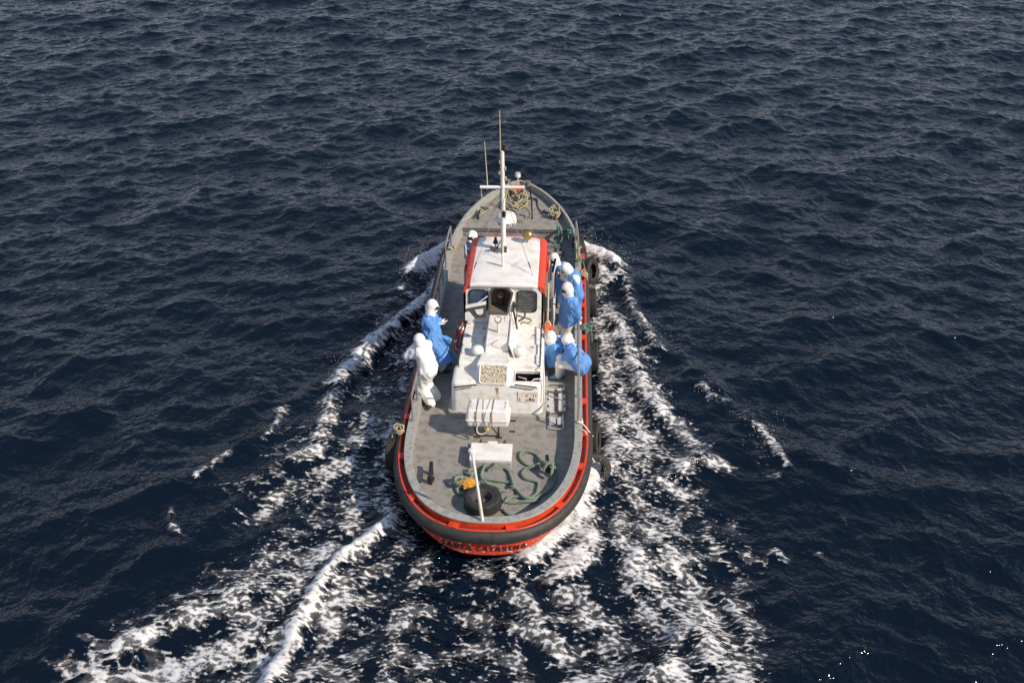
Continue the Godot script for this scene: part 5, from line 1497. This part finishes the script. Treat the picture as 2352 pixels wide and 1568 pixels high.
# ------------------------------------------------------------------ people: tapered bones joined by a smooth minimum and meshed as surface nets
# bones: [a, b, radius at a, radius at b]; cuts are taken away; folds ripple the cloth
func flesh(bones: Array, cell: float, k: float, cuts := [], folds := 0.0, sd := 1, hem := -99.0) -> Array:
	var lo := Vector3.ONE * 1e9; var hi := Vector3.ONE * -1e9
	for b in bones:
		for e in 2:
			var r: float = b[2 + e]
			lo = lo.min(b[e] - Vector3.ONE * r); hi = hi.max(b[e] + Vector3.ONE * r)
	lo -= Vector3.ONE * (k + cell * 3); hi += Vector3.ONE * (k + cell * 3)
	var nx := int((hi.x - lo.x) / cell) + 2; var ny := int((hi.y - lo.y) / cell) + 2; var nz := int((hi.z - lo.z) / cell) + 2
	var F := PackedFloat32Array()
	F.resize(nx * ny * nz)
	F.fill(1.0)
	for list in [bones, cuts]:
		var cut: bool = list == cuts
		for b in list:
			var a: Vector3 = b[0]; var ab: Vector3 = b[1] - a
			var r0: float = b[2]; var r1: float = b[3]
			var pad := maxf(r0, r1) + k + cell * 2.5
			var l := (a.min(b[1]) - Vector3.ONE * pad - lo) / cell; var h := (a.max(b[1]) + Vector3.ONE * pad - lo) / cell
			var inv := 1.0 / maxf(ab.length_squared(), 1e-9)
			for z in range(maxi(0, int(l.z)), mini(nz, int(h.z) + 1)):
				for y in range(maxi(0, int(l.y)), mini(ny, int(h.y) + 1)):
					var q := (z * ny + y) * nx
					for x in range(maxi(0, int(l.x)), mini(nx, int(h.x) + 1)):
						var p := lo + Vector3(x, y, z) * cell - a
						var t := clampf(p.dot(ab) * inv, 0.0, 1.0)
						var d := (p - ab * t).length() - lerpf(r0, r1, t)
						var f := F[q + x]
						if cut: F[q + x] = maxf(f, -d)
						else:
							var m := maxf(k - absf(f - d), 0.0) / k
							F[q + x] = minf(f, d) - m * m * k * 0.25
	if folds > 0.0:
		var ns := noise(FastNoiseLite.TYPE_SIMPLEX_SMOOTH, 5.6, 3, sd)
		ns.fractal_gain = 0.45
		for z in nz:
			for y in ny:
				var q := (z * ny + y) * nx
				for x in nx:
					if absf(F[q + x]) < 0.06:
						var p := lo + Vector3(x, y, z) * cell
						F[q + x] += folds * ns.get_noise_3d(p.x + p.y * 0.25, p.y * 0.38, p.z)
	if hem > -90.0:
		for z in nz:
			for y in ny:
				var q := (z * ny + y) * nx
				for x in nx:
					if F[q + x] < 0.1: F[q + x] = maxf(F[q + x], hem + 0.035 * sin(x * cell * 17.0 + z * cell * 11.0) - lo.y - y * cell)
	var V := PackedVector3Array(); var N := PackedVector3Array(); var I := PackedInt32Array()
	var id := PackedInt32Array()
	id.resize(nx * ny * nz)
	id.fill(-1)
	var sy := nx; var sz := nx * ny
	var off := PackedInt32Array([0, 1, sy, sy + 1, sz, sz + 1, sz + sy, sz + sy + 1])
	var far := cell * 3.0
	for z in nz - 1:
		for y in ny - 1:
			var q := z * sz + y * sy
			for x in nx - 1:
				var f0 := F[q + x]
				if f0 > far or f0 < -far: continue
				var neg := 0
				for c in 8:
					if F[q + x + off[c]] < 0.0: neg += 1
				if neg == 0 or neg == 8: continue
				var s := Vector3.ZERO
				var cnt := 0
				for c in 8:
					var fc := F[q + x + off[c]]
					for e in 3:
						if c & (1 << e): continue
						var o := c | (1 << e)
						var fo := F[q + x + off[o]]
						if (fc < 0.0) != (fo < 0.0):
							var t := fc / (fc - fo)
							var p := Vector3(c & 1, (c >> 1) & 1, (c >> 2) & 1)
							p[e] += t
							s += p; cnt += 1
				s /= cnt
				id[q + x] = V.size()
				V.push_back(lo + (Vector3(x, y, z) + s) * cell)
				var i := q + x
				N.push_back(Vector3(F[i + 1] + F[i + 1 + sy] + F[i + 1 + sz] + F[i + 1 + sy + sz] - F[i] - F[i + sy] - F[i + sz] - F[i + sy + sz],
					F[i + sy] + F[i + sy + 1] + F[i + sy + sz] + F[i + sy + sz + 1] - F[i] - F[i + 1] - F[i + sz] - F[i + sz + 1],
					F[i + sz] + F[i + sz + 1] + F[i + sz + sy] + F[i + sz + sy + 1] - F[i] - F[i + 1] - F[i + sy] - F[i + sy + 1]).normalized())
	var step := PackedInt32Array([1, sy, sz])
	for z in range(1, nz - 1):
		for y in range(1, ny - 1):
			var q := z * sz + y * sy
			for x in range(1, nx - 1):
				var i := q + x
				if id[i] < 0: continue
				for e in 3:
					var f0 := F[i]; var f1 := F[i + step[e]]
					if (f0 < 0.0) == (f1 < 0.0): continue
					var u := step[(e + 1) % 3]; var w := step[(e + 2) % 3]
					var a := id[i]; var b := id[i - u]; var c := id[i - u - w]; var d := id[i - w]
					if a < 0 or b < 0 or c < 0 or d < 0: continue
					if f0 < 0.0: I.append_array([a, d, c, a, c, b])
					else: I.append_array([a, b, c, a, c, d])
	return [V, N, I]

func skin_mesh(pieces: Array) -> ArrayMesh:            # pieces: [flesh, colour]
	var V := PackedVector3Array(); var N := PackedVector3Array(); var C := PackedColorArray(); var I := PackedInt32Array()
	for p in pieces:
		var base := V.size()
		V.append_array(p[0][0]); N.append_array(p[0][1])
		for k in p[0][0].size(): C.push_back(p[1])
		for k in p[0][2]: I.push_back(base + k)
	var arr := []
	arr.resize(Mesh.ARRAY_MAX)
	arr[Mesh.ARRAY_VERTEX] = V; arr[Mesh.ARRAY_NORMAL] = N; arr[Mesh.ARRAY_COLOR] = C; arr[Mesh.ARRAY_INDEX] = I
	var m := ArrayMesh.new()
	m.add_surface_from_arrays(Mesh.PRIMITIVE_TRIANGLES, arr)
	return m

func bend(a: Vector3, b: Vector3, l1: float, l2: float, hint: Vector3) -> Array:   # [middle joint, end]
	var d := b - a
	var l := d.length()
	if l > (l1 + l2) * 0.995:
		b = a + d.normalized() * (l1 + l2) * 0.995
		d = b - a
		l = d.length()
	var x := (l1 * l1 - l2 * l2 + l * l) / (2 * l)
	var h := sqrt(maxf(l1 * l1 - x * x, 0.0))
	var u := d / l
	var s := (hint - u * hint.dot(u)).normalized()
	return [a + u * x + s * h, b]

func hand_bones(w: Vector3, dir: Vector3, palm_n: Vector3, side: Vector3, curl: float) -> Array:
	var out := [[w, w + dir * 0.045, 0.026, 0.030], [w + dir * 0.05 + side * 0.022, w + dir * 0.085 + side * 0.026, 0.016, 0.012], [w + dir * 0.05 - side * 0.022, w + dir * 0.085 - side * 0.026, 0.016, 0.012]]
	for k in 4:
		var s := side * (0.033 - k * 0.022)
		var ln: float = [0.034, 0.040, 0.037, 0.029][k]
		var p := w + dir * 0.085 + s
		var d1 := (dir + palm_n * curl * 0.6 + s * 1.2).normalized()
		var d2 := (dir + palm_n * curl * 1.9 + s * 1.2).normalized()
		out.append([p, p + d1 * ln, 0.0105, 0.0095])
		out.append([p + d1 * ln, p + d1 * ln + d2 * ln * 0.9, 0.0095, 0.008])
	var t0 := w + dir * 0.03 + side * 0.03
	var t1 := t0 + (dir * 0.6 + side * 0.8 + palm_n * 0.2).normalized() * 0.04
	out.append([t0, t1, 0.013, 0.011])
	out.append([t1, t1 + (dir * 0.8 + side * 0.4 + palm_n * 0.5).normalized() * 0.032, 0.011, 0.009])
	return out

func person(s: Dictionary) -> Node3D:
	var P := thing("person", s.label, "person", Vector3.ZERO, s.get("group", ""))
	var f: Vector3 = s.face.normalized()
	var flat := Vector3(f.x, 0, f.z).normalized()
	var r := flat.cross(Vector3.UP)                        # the person's right
	var pel: Vector3 = s.pelvis; var ch: Vector3 = s.chest; var hd: Vector3 = s.head
	var spine := (ch - pel).normalized()
	var front := r.cross(spine) * -1.0
	if front.dot(flat) < 0: front = -front
	var white := lin(0.78, 0.77, 0.75).srgb_to_linear()
	var skin := Color(0.36, 0.19, 0.125)
	var glove := Color(0.74, 0.70, 0.66)
	var lo: float = s.get("loose", 0.012)                  # how far the overall stands off
	var B := []
	# trunk
	B.append([pel - r * 0.075, ch - r * 0.085, 0.125 + lo, 0.115 + lo])
	B.append([pel + r * 0.075, ch + r * 0.085, 0.125 + lo, 0.115 + lo])
	B.append([pel - r * 0.09, pel + r * 0.09, 0.125 + lo, 0.125 + lo])
	B.append([ch - r * 0.14, ch + r * 0.14, 0.085 + lo, 0.085 + lo])
	B.append([ch + spine * 0.06, hd - (hd - ch).normalized() * 0.08, 0.075, 0.062])
	var hands := []
	var G := []                                            # the gown's bones
	var arms := []
	for k in 2:
		var sg := 1.0 if k == 0 else -1.0
		var sh: Vector3 = ch + r * 0.185 * sg + spine * 0.01
		var a := bend(sh, s.hands[k], 0.285, 0.265, s.elbows[k])
		B.append([sh, a[0], 0.066 + lo, 0.054 + lo]); B.append([a[0], a[1], 0.054 + lo, 0.040 + lo * 0.7])
		arms.append([sh, a[0], a[1]])
		var dir: Vector3 = (a[1] - a[0]).normalized()
		if s.has("hand_dir"): dir = (dir + s.hand_dir[k]).normalized()
		var pn: Vector3 = s.get("palm", [-r, r])[k]
		pn = (pn - dir * pn.dot(dir)).normalized()
		var side: Vector3 = dir.cross(pn) * sg
		if side.dot(Vector3.UP) < -0.2 and not s.has("thumb_down"): side = -side
		hands.append(hand_bones(a[1], dir, pn, side.normalized(), 0.55))
	var feet := []
	for k in 2:
		var sg := 1.0 if k == 0 else -1.0
		var hip: Vector3 = pel + r * 0.095 * sg - spine * 0.02
		var a := bend(hip, s.feet[k], 0.435, 0.425, s.get("knees", [flat, flat])[k])
		var bg: float = lo + s.get("baggy", 0.006)
		B.append([hip, a[0], 0.098 + bg, 0.072 + bg]); B.append([a[0], a[1], 0.072 + bg, 0.058 + bg])
		feet.append(a[1])
		arms.append([hip, a[0], a[1]])
	# head
	var look: Vector3 = s.look.normalized()
	var hr := look.cross(Vector3.UP).normalized()
	var hu := hr.cross(look).normalized()
	var Hd := [[hd + hu * 0.035 - look * 0.015, hd - hu * 0.01, 0.092, 0.085], [hd - hu * 0.02 + look * 0.015, hd - hu * 0.085 + look * 0.03, 0.075, 0.048], [hd + look * 0.075 + hu * 0.0, hd + look * 0.105 - hu * 0.03, 0.012, 0.017], [hd - hr * 0.083 - hu * 0.01, hd - hr * 0.09 - hu * 0.035, 0.016, 0.012], [hd + hr * 0.083 - hu * 0.01, hd + hr * 0.09 - hu * 0.035, 0.016, 0.012]]
	var pieces := [[flesh(B, 0.02, 0.05, [], s.get("crease", 0.008), s.seed), white], [flesh(Hd, 0.011, 0.02), skin]]
	for h in hands: pieces.append([flesh(h, 0.0065, 0.008), glove])
	part("body", skin_mesh(pieces), M.suit, P)
	# shoes
	for k in 2:
		var fd: Vector3 = s.get("toes", [flat, flat])[k].normalized()
		var a: Vector3 = feet[k] + Vector3(0, -0.035, 0)
		part(s.get("shoe_name", "shoe"), skin_mesh([[flesh([[a - fd * 0.05, a + fd * 0.06, 0.047, 0.046], [a + fd * 0.06, a + fd * 0.16 - Vector3(0, 0.012, 0), 0.048, 0.036], [a, a + Vector3(0, 0.05, 0), 0.048, 0.052]], 0.014, 0.03), Color(1, 1, 1)]]), s.get("shoes", M.shoe), P)
	# hood: drawn over head and neck, open at the face
	var hb := [[hd + hu * 0.045 - look * 0.02, hd - hu * 0.02 - look * 0.012, 0.118, 0.112], [hd - hu * 0.04 - look * 0.01, hd.lerp(ch, 0.62) , 0.108, 0.105]]
	if s.get("peak", false): hb.append([hd + hu * 0.10 + look * 0.06, hd + hu * 0.085 + look * 0.13, 0.03, 0.012])
	var hc := [[hd + look * 0.12 + hu * 0.005, hd + look * 0.13 - hu * 0.045, 0.068, 0.06]]
	part("hood", skin_mesh([[flesh(hb, 0.013, 0.05, hc, 0.007, s.seed + 3), Color(1, 1, 1)]]), M.hood, P)
	part("mask", skin_mesh([[flesh([[hd + look * 0.085 - hu * 0.065, hd + look * 0.105 - hu * 0.045, 0.042, 0.036], [hd + look * 0.07 - hu * 0.06 - hr * 0.03, hd + look * 0.07 - hu * 0.06 + hr * 0.03, 0.035, 0.035]], 0.009, 0.02), Color(1, 1, 1)]]), M.mask, P)
	part("goggles", skin_mesh([[flesh([[hd + look * 0.085 + hu * 0.018 - hr * 0.05, hd + look * 0.085 + hu * 0.018 + hr * 0.05, 0.026, 0.026], [hd + look * 0.1 + hu * 0.018 - hr * 0.03, hd + look * 0.1 + hu * 0.018 + hr * 0.03, 0.024, 0.024]], 0.009, 0.02), Color(1, 1, 1)]]), M.goggles, P)
	# gown
	if s.has("hem"):
		var up := 0.05
		G.append([pel - r * 0.07, ch - r * 0.09, 0.165 + up * 0.6, 0.13 + up * 0.5]); G.append([pel + r * 0.07, ch + r * 0.09, 0.165 + up * 0.6, 0.13 + up * 0.5])
		G.append([ch - r * 0.15, ch + r * 0.15, 0.115, 0.115])
		for h in s.hem: G.append(h)
		if s.get("sleeves", true):
			for k in 2:
				var a: Array = arms[k]
				G.append([a[0], a[1], 0.098, 0.088]); G.append([a[1], a[1].lerp(a[2], 0.86), 0.088, 0.062])
		var gc := []
		gc.append([hd.lerp(ch, 0.45), hd, 0.095, 0.12])
		part("gown", skin_mesh([[flesh(G, 0.017, 0.05, gc, 0.050, s.seed + 5, s.get("hem_y", -99.0)), Color(1, 1, 1)]]), M.gown, P)
	return P

func make_people() -> void:
	var X := Vector3.RIGHT; var U := Vector3.UP; var Z := Vector3(0, 0, 1)
	var g := "people in white hoods aboard the boat"
	# port side: blue gown, leaning back on the rail, looking at the hands
	var pel := at(996, 786, 1.53)
	person({"label": "person in blue gown leaning on the port bulwark looking down at their hands", "group": g, "seed": 11,
		"pelvis": pel, "chest": at(987, 735, 2.02), "head": at(992, 704, 2.30), "face": Vector3(1, 0, 0.1), "look": Vector3(1, -0.45, 0.25), "peak": true,
		"hands": [at(1010, 743, 1.76), at(1011, 736, 1.80)], "elbows": [Vector3(-0.4, -0.6, 0.9), Vector3(-0.4, -0.6, -0.9)], "palm": [U, U], "hand_dir": [X * 0.5, X * 0.5],
		"feet": [at(1014, 846, 0.79), at(1018, 829, 0.79)], "toes": [Vector3(1, 0, 0.12), Vector3(1, 0, -0.05)], "hem_y": 1.10,
		"hem": [[pel - Z * 0.05, pel + Vector3(0.18, -0.50, 0.05), 0.20, 0.23], [pel, pel + Vector3(0.0, -0.48, 0.0), 0.20, 0.23], [pel + Vector3(0.07, -0.05, 0.03), pel + Vector3(0.24, -0.5, 0.06), 0.18, 0.20], [pel + Vector3(0.05, -0.05, -0.1), pel + Vector3(0.22, -0.5, -0.12), 0.16, 0.18], [pel + Vector3(0.13, 0.17, 0.05), pel + Vector3(0.38, 0.14, 0.08), 0.06, 0.028], [pel + Vector3(0.13, 0.12, 0.05), pel + Vector3(0.34, 0.09, 0.08), 0.06, 0.028], [pel + Vector3(0.13, 0.08, 0.05), pel + Vector3(0.31, 0.04, 0.08), 0.06, 0.028], [pel + Vector3(0.13, 0.04, 0.05), pel + Vector3(0.28, -0.01, 0.08), 0.06, 0.028], [pel + Vector3(0.13, -0.01, 0.05), pel + Vector3(0.24, -0.06, 0.08), 0.06, 0.028], [pel + Vector3(0.13, -0.05, 0.05), pel + Vector3(0.20, -0.10, 0.08), 0.06, 0.028]]})
	# port side: white overall, elbows on the rail, hand to the face
	pel = at(984, 848, 1.56)
	person({"label": "person in white overall bent over the port guard rail with a hand at the face", "group": g, "seed": 12, "loose": 0.026, "baggy": 0.02, "crease": 0.032,
		"pelvis": pel, "chest": at(971, 802, 1.98), "head": at(962, 783, 2.20), "face": Vector3(-1, 0, -0.35), "look": Vector3(-1, -0.25, -0.2),
		"hands": [at(956, 794, 2.08), at(953, 792, 2.08)], "elbows": [Vector3(-0.5, -1.2, -0.5), Vector3(-0.7, -1.2, 0.5)], "hand_dir": [U, U], "palm": [X, X],
		"feet": [at(1001, 911, 0.79), at(990, 924, 0.79)], "toes": [Vector3(-0.5, 0, 0.6), Vector3(-0.3, 0, 0.9)], "knees": [Vector3(-0.8, 0, -0.3), Vector3(-0.8, 0, -0.3)], "shoes": M.black})
	# port side, forward of the wheelhouse
	var h := at(1084, 545, 2.36)
	person({"label": "person in white cap, dark goggles and blue gown peering round the wheelhouse front", "group": g, "seed": 13, "peak": true,
		"pelvis": h + Vector3(0.14, -0.78, -0.12), "chest": h + Vector3(0.09, -0.29, -0.08), "head": h, "face": Vector3(-0.35, 0, 1), "look": Vector3(-0.45, -0.1, 1),
		"hands": [h + Vector3(0.0, -0.68, 0.10), h + Vector3(0.2, -0.62, 0.1)], "elbows": [Vector3(-0.3, -0.5, -0.6), Vector3(0.7, -0.5, -0.4)],
		"feet": [h + Vector3(0.02, -1.52, -0.12), h + Vector3(0.24, -1.52, -0.14)],
		"hem": [[h + Vector3(0.13, -0.8, -0.12), h + Vector3(0.13, -1.2, -0.12), 0.17, 0.20]]})
	# starboard, behind the open door
	h = at(1273, 596, 2.06)
	person({"label": "person in blue gown stooping behind the open starboard door", "group": g, "seed": 14,
		"pelvis": h + Vector3(0.22, -0.58, -0.20), "chest": h + Vector3(0.11, -0.24, -0.06), "head": h, "face": Vector3(-0.5, 0, 1), "look": Vector3(-0.6, -0.6, 1),
		"hands": [at(1281, 662, 1.22), at(1290, 660, 1.25)], "elbows": [Vector3(-0.5, -0.3, -0.3), Vector3(0.8, -0.3, 0.3)],
		"feet": [h + Vector3(0.12, -1.27, -0.22), h + Vector3(0.34, -1.27, -0.16)],
		"hem": [[h + Vector3(0.22, -0.58, -0.2), h + Vector3(0.22, -1.02, -0.16), 0.20, 0.22], [h + Vector3(0.16, -0.5, -0.06), h + Vector3(0.14, -0.75, 0.08), 0.16, 0.13]]})
	# starboard, bent over a camera
	h = at(1301, 618, 2.12)
	person({"label": "person in white hood bending over a small black camera held in both hands", "group": g, "seed": 15, "sleeves": false, "loose": 0.024,
		"pelvis": h + Vector3(0.20, -0.60, -0.02), "chest": h + Vector3(0.15, -0.20, -0.02), "head": h, "face": Vector3(-1, 0, 0.35), "look": Vector3(-0.8, -0.75, 0.3),
		"hands": [at(1291, 632, 1.80), at(1287, 636, 1.76)], "elbows": [Vector3(0.2, -0.8, -0.5), Vector3(0.5, -0.9, 0.8)], "palm": [Vector3(-0.5, 0.5, 1), Vector3(-0.5, 0.5, -1)],
		"feet": [h + Vector3(0.12, -1.34, -0.12), h + Vector3(0.16, -1.34, 0.14)],
		"hem": [[h + Vector3(0.20, -0.60, -0.02), h + Vector3(0.12, -1.1, 0.02), 0.20, 0.22], [h + Vector3(0.1, -0.45, 0.0), h + Vector3(-0.02, -0.75, 0.02), 0.15, 0.16]]})
	var cp := at(1286, 631, 1.80)
	var C := thing("hand_camera", "small black camera held by the person bending in the white hood", "camera")
	part("camera_body", MB.new().rbox(Vector3(-0.07, -0.045, -0.03), Vector3(0.07, 0.045, 0.03), 0.012, 0.01, Transform3D(Basis(U, 0.3), cp)).mesh(), M.black, C)
	part("lens", MB.new().cyl(cp + Vector3(-0.01, 0, 0.03), cp + Vector3(-0.03, -0.01, 0.09), 0.03, 0.028).mesh(), M.dark, C)
	part("screen", MB.new().box(Vector3(-0.05, 0.047, -0.02), Vector3(0.03, 0.05, 0.02), Transform3D(Basis(U, 0.3), cp)).mesh(), M.reflect, C)
	# starboard, standing with hands behind the back
	h = at(1303, 664, 2.33)
	pel = at(1308, 726, 1.55)
	person({"label": "person in short blue gown and white trousers standing with hands held behind the back", "group": g, "seed": 16,
		"pelvis": pel, "chest": at(1309, 690, 2.02), "head": h, "face": Vector3(-1, 0, 0.45), "look": Vector3(-1, -0.55, 0.75),
		"hands": [pel + Vector3(0.21, -0.04, -0.12), pel + Vector3(0.22, -0.06, 0.10)], "elbows": [Vector3(0.6, 0, -1), Vector3(0.8, 0.1, 0.9)], "palm": [X, X],
		"feet": [at(1297, 768, 0.79), at(1316, 782, 0.79)], "toes": [Vector3(-1, 0, 0.2), Vector3(-1, 0, 0.5)], "shoes": M.dark, "hem_y": 1.40,
		"hem": [[pel + Vector3(0, 0.02, 0), pel + Vector3(-0.03, -0.30, 0.02), 0.205, 0.25]]})
	# starboard, crouched against the casing
	h = at(1264, 775, 1.60)
	person({"label": "person in blue gown crouching against the casing with one hand raised to the hood", "group": g, "seed": 17,
		"pelvis": h + Vector3(0.05, -0.55, -0.06), "chest": h + Vector3(0.03, -0.23, -0.01), "head": h, "face": Vector3(0.55, 0, -1), "look": Vector3(0.5, -0.3, -1),
		"hands": [at(1279, 774, 1.58), h + Vector3(0.2, -0.42, -0.28)], "elbows": [Vector3(1.0, -0.7, 0.5), Vector3(-0.8, -0.6, 0.0)], "palm": [Vector3(-1, 0, 0), X], "hand_dir": [U * 0.6, X * 0.2],
		"feet": [h + Vector3(0.30, -0.81, -0.22), h + Vector3(0.08, -0.81, -0.30)], "knees": [Vector3(0.5, 0.7, -1), Vector3(0.2, 0.7, -1)], "hem_y": 0.93,
		"hem": [[h + Vector3(0.06, -0.46, -0.04), h + Vector3(0.08, -0.72, 0.02), 0.165, 0.13]]})
	# starboard, sitting on the bulwark and bent forward
	h = at(1304, 784, 1.56)
	pel = at(1331, 834, 1.20)
	person({"label": "person in blue gown and blue shoe covers sitting bent forward on the starboard bulwark", "group": g, "seed": 18, "shoes": M.cover, "shoe_name": "shoe_cover",
		"pelvis": pel, "chest": at(1313, 804, 1.50), "head": h, "face": Vector3(-1, 0, 0.1), "look": Vector3(-0.8, -0.9, -0.25),
		"hands": [at(1292, 818, 1.18), at(1288, 824, 1.14)], "elbows": [Vector3(0.2, -0.3, -1), Vector3(0.4, 0.0, 1.0)],
		"feet": [at(1290, 856, 0.79), at(1283, 862, 0.79)], "toes": [Vector3(-1, 0, 0.05), Vector3(-1, 0, 0.2)], "knees": [Vector3(-0.8, 0.8, -0.2), Vector3(-0.9, 0.8, 0.15)],
		"hem": [[pel + Vector3(0.04, 0.04, 0), pel + Vector3(-0.10, 0.05, 0.0), 0.19, 0.17], [pel + Vector3(0.05, 0.0, 0), pel + Vector3(0.05, -0.08, 0.04), 0.18, 0.14]]})
	# inside the wheelhouse
	h = Vector3(-0.50, 2.22, -6.95)
	person({"label": "person in pale blue gown standing inside the wheelhouse behind the rear window", "group": g, "seed": 19, "crease": 0.0,
		"pelvis": h + Vector3(0, -0.62, 0.03), "chest": h + Vector3(0, -0.27, 0.02), "head": h, "face": Vector3(0.5, 0, -1), "look": Vector3(0.5, -0.2, -1),
		"hands": [h + Vector3(0.3, -0.55, -0.28), h + Vector3(-0.05, -0.55, -0.32)], "elbows": [Vector3(0.7, -0.6, 0.4), Vector3(-0.7, -0.6, 0.4)],
		"feet": [h + Vector3(0.14, -1.21, 0.02), h + Vector3(-0.12, -1.21, 0.0)],
		"hem": [[h + Vector3(0, -0.64, 0.03), h + Vector3(0, -1.0, 0.03), 0.19, 0.23]]})

# ------------------------------------------------------------------ the scene
func _ready() -> void:
	var cam := Camera3D.new()
	cam.name = "camera"
	cam.position = CAM
	cam.rotation = Vector3(deg_to_rad(CAM_PITCH), deg_to_rad(CAM_YAW), 0)
	cam.fov = rad_to_deg(2.0 * atan(784.0 / PX_F))
	cam.near = 0.1
	cam.far = 2000.0
	add_child(cam)
	var env := Environment.new()
	env.background_mode = Environment.BG_SKY
	var sky := ProceduralSkyMaterial.new()
	sky.sky_top_color = Color(0.47, 0.55, 0.67)
	sky.sky_horizon_color = Color(0.88, 0.90, 0.935)
	sky.sky_curve = 0.16
	sky.ground_bottom_color = Color(0.08, 0.10, 0.14)
	sky.ground_horizon_color = Color(0.45, 0.47, 0.5)
	sky.sun_angle_max = 0.0
	sky.energy_multiplier = 1.0
	env.sky = Sky.new()
	env.sky.sky_material = sky
	env.tonemap_mode = Environment.TONE_MAPPER_LINEAR
	env.tonemap_exposure = 1.1
	env.sdfgi_enabled = true
	env.ssao_enabled = true
	env.ssil_enabled = true
	var we := WorldEnvironment.new()
	we.name = "environment"
	we.environment = env
	add_child(we)
	var sun := DirectionalLight3D.new()
	sun.name = "sun"
	var el := deg_to_rad(37.0)
	sun.look_at_from_position(Vector3.ZERO, Vector3(-0.87 * cos(el), -sin(el), -0.48 * cos(el)))
	sun.light_color = Color(1.0, 0.94, 0.86)
	sun.light_energy = 1.5
	sun.light_angular_distance = 1.2
	sun.shadow_enabled = true
	add_child(sun)

	make_materials()
	make_wake()
	make_sea()
	make_foam()
	make_boat()
	make_gear()
	make_people()
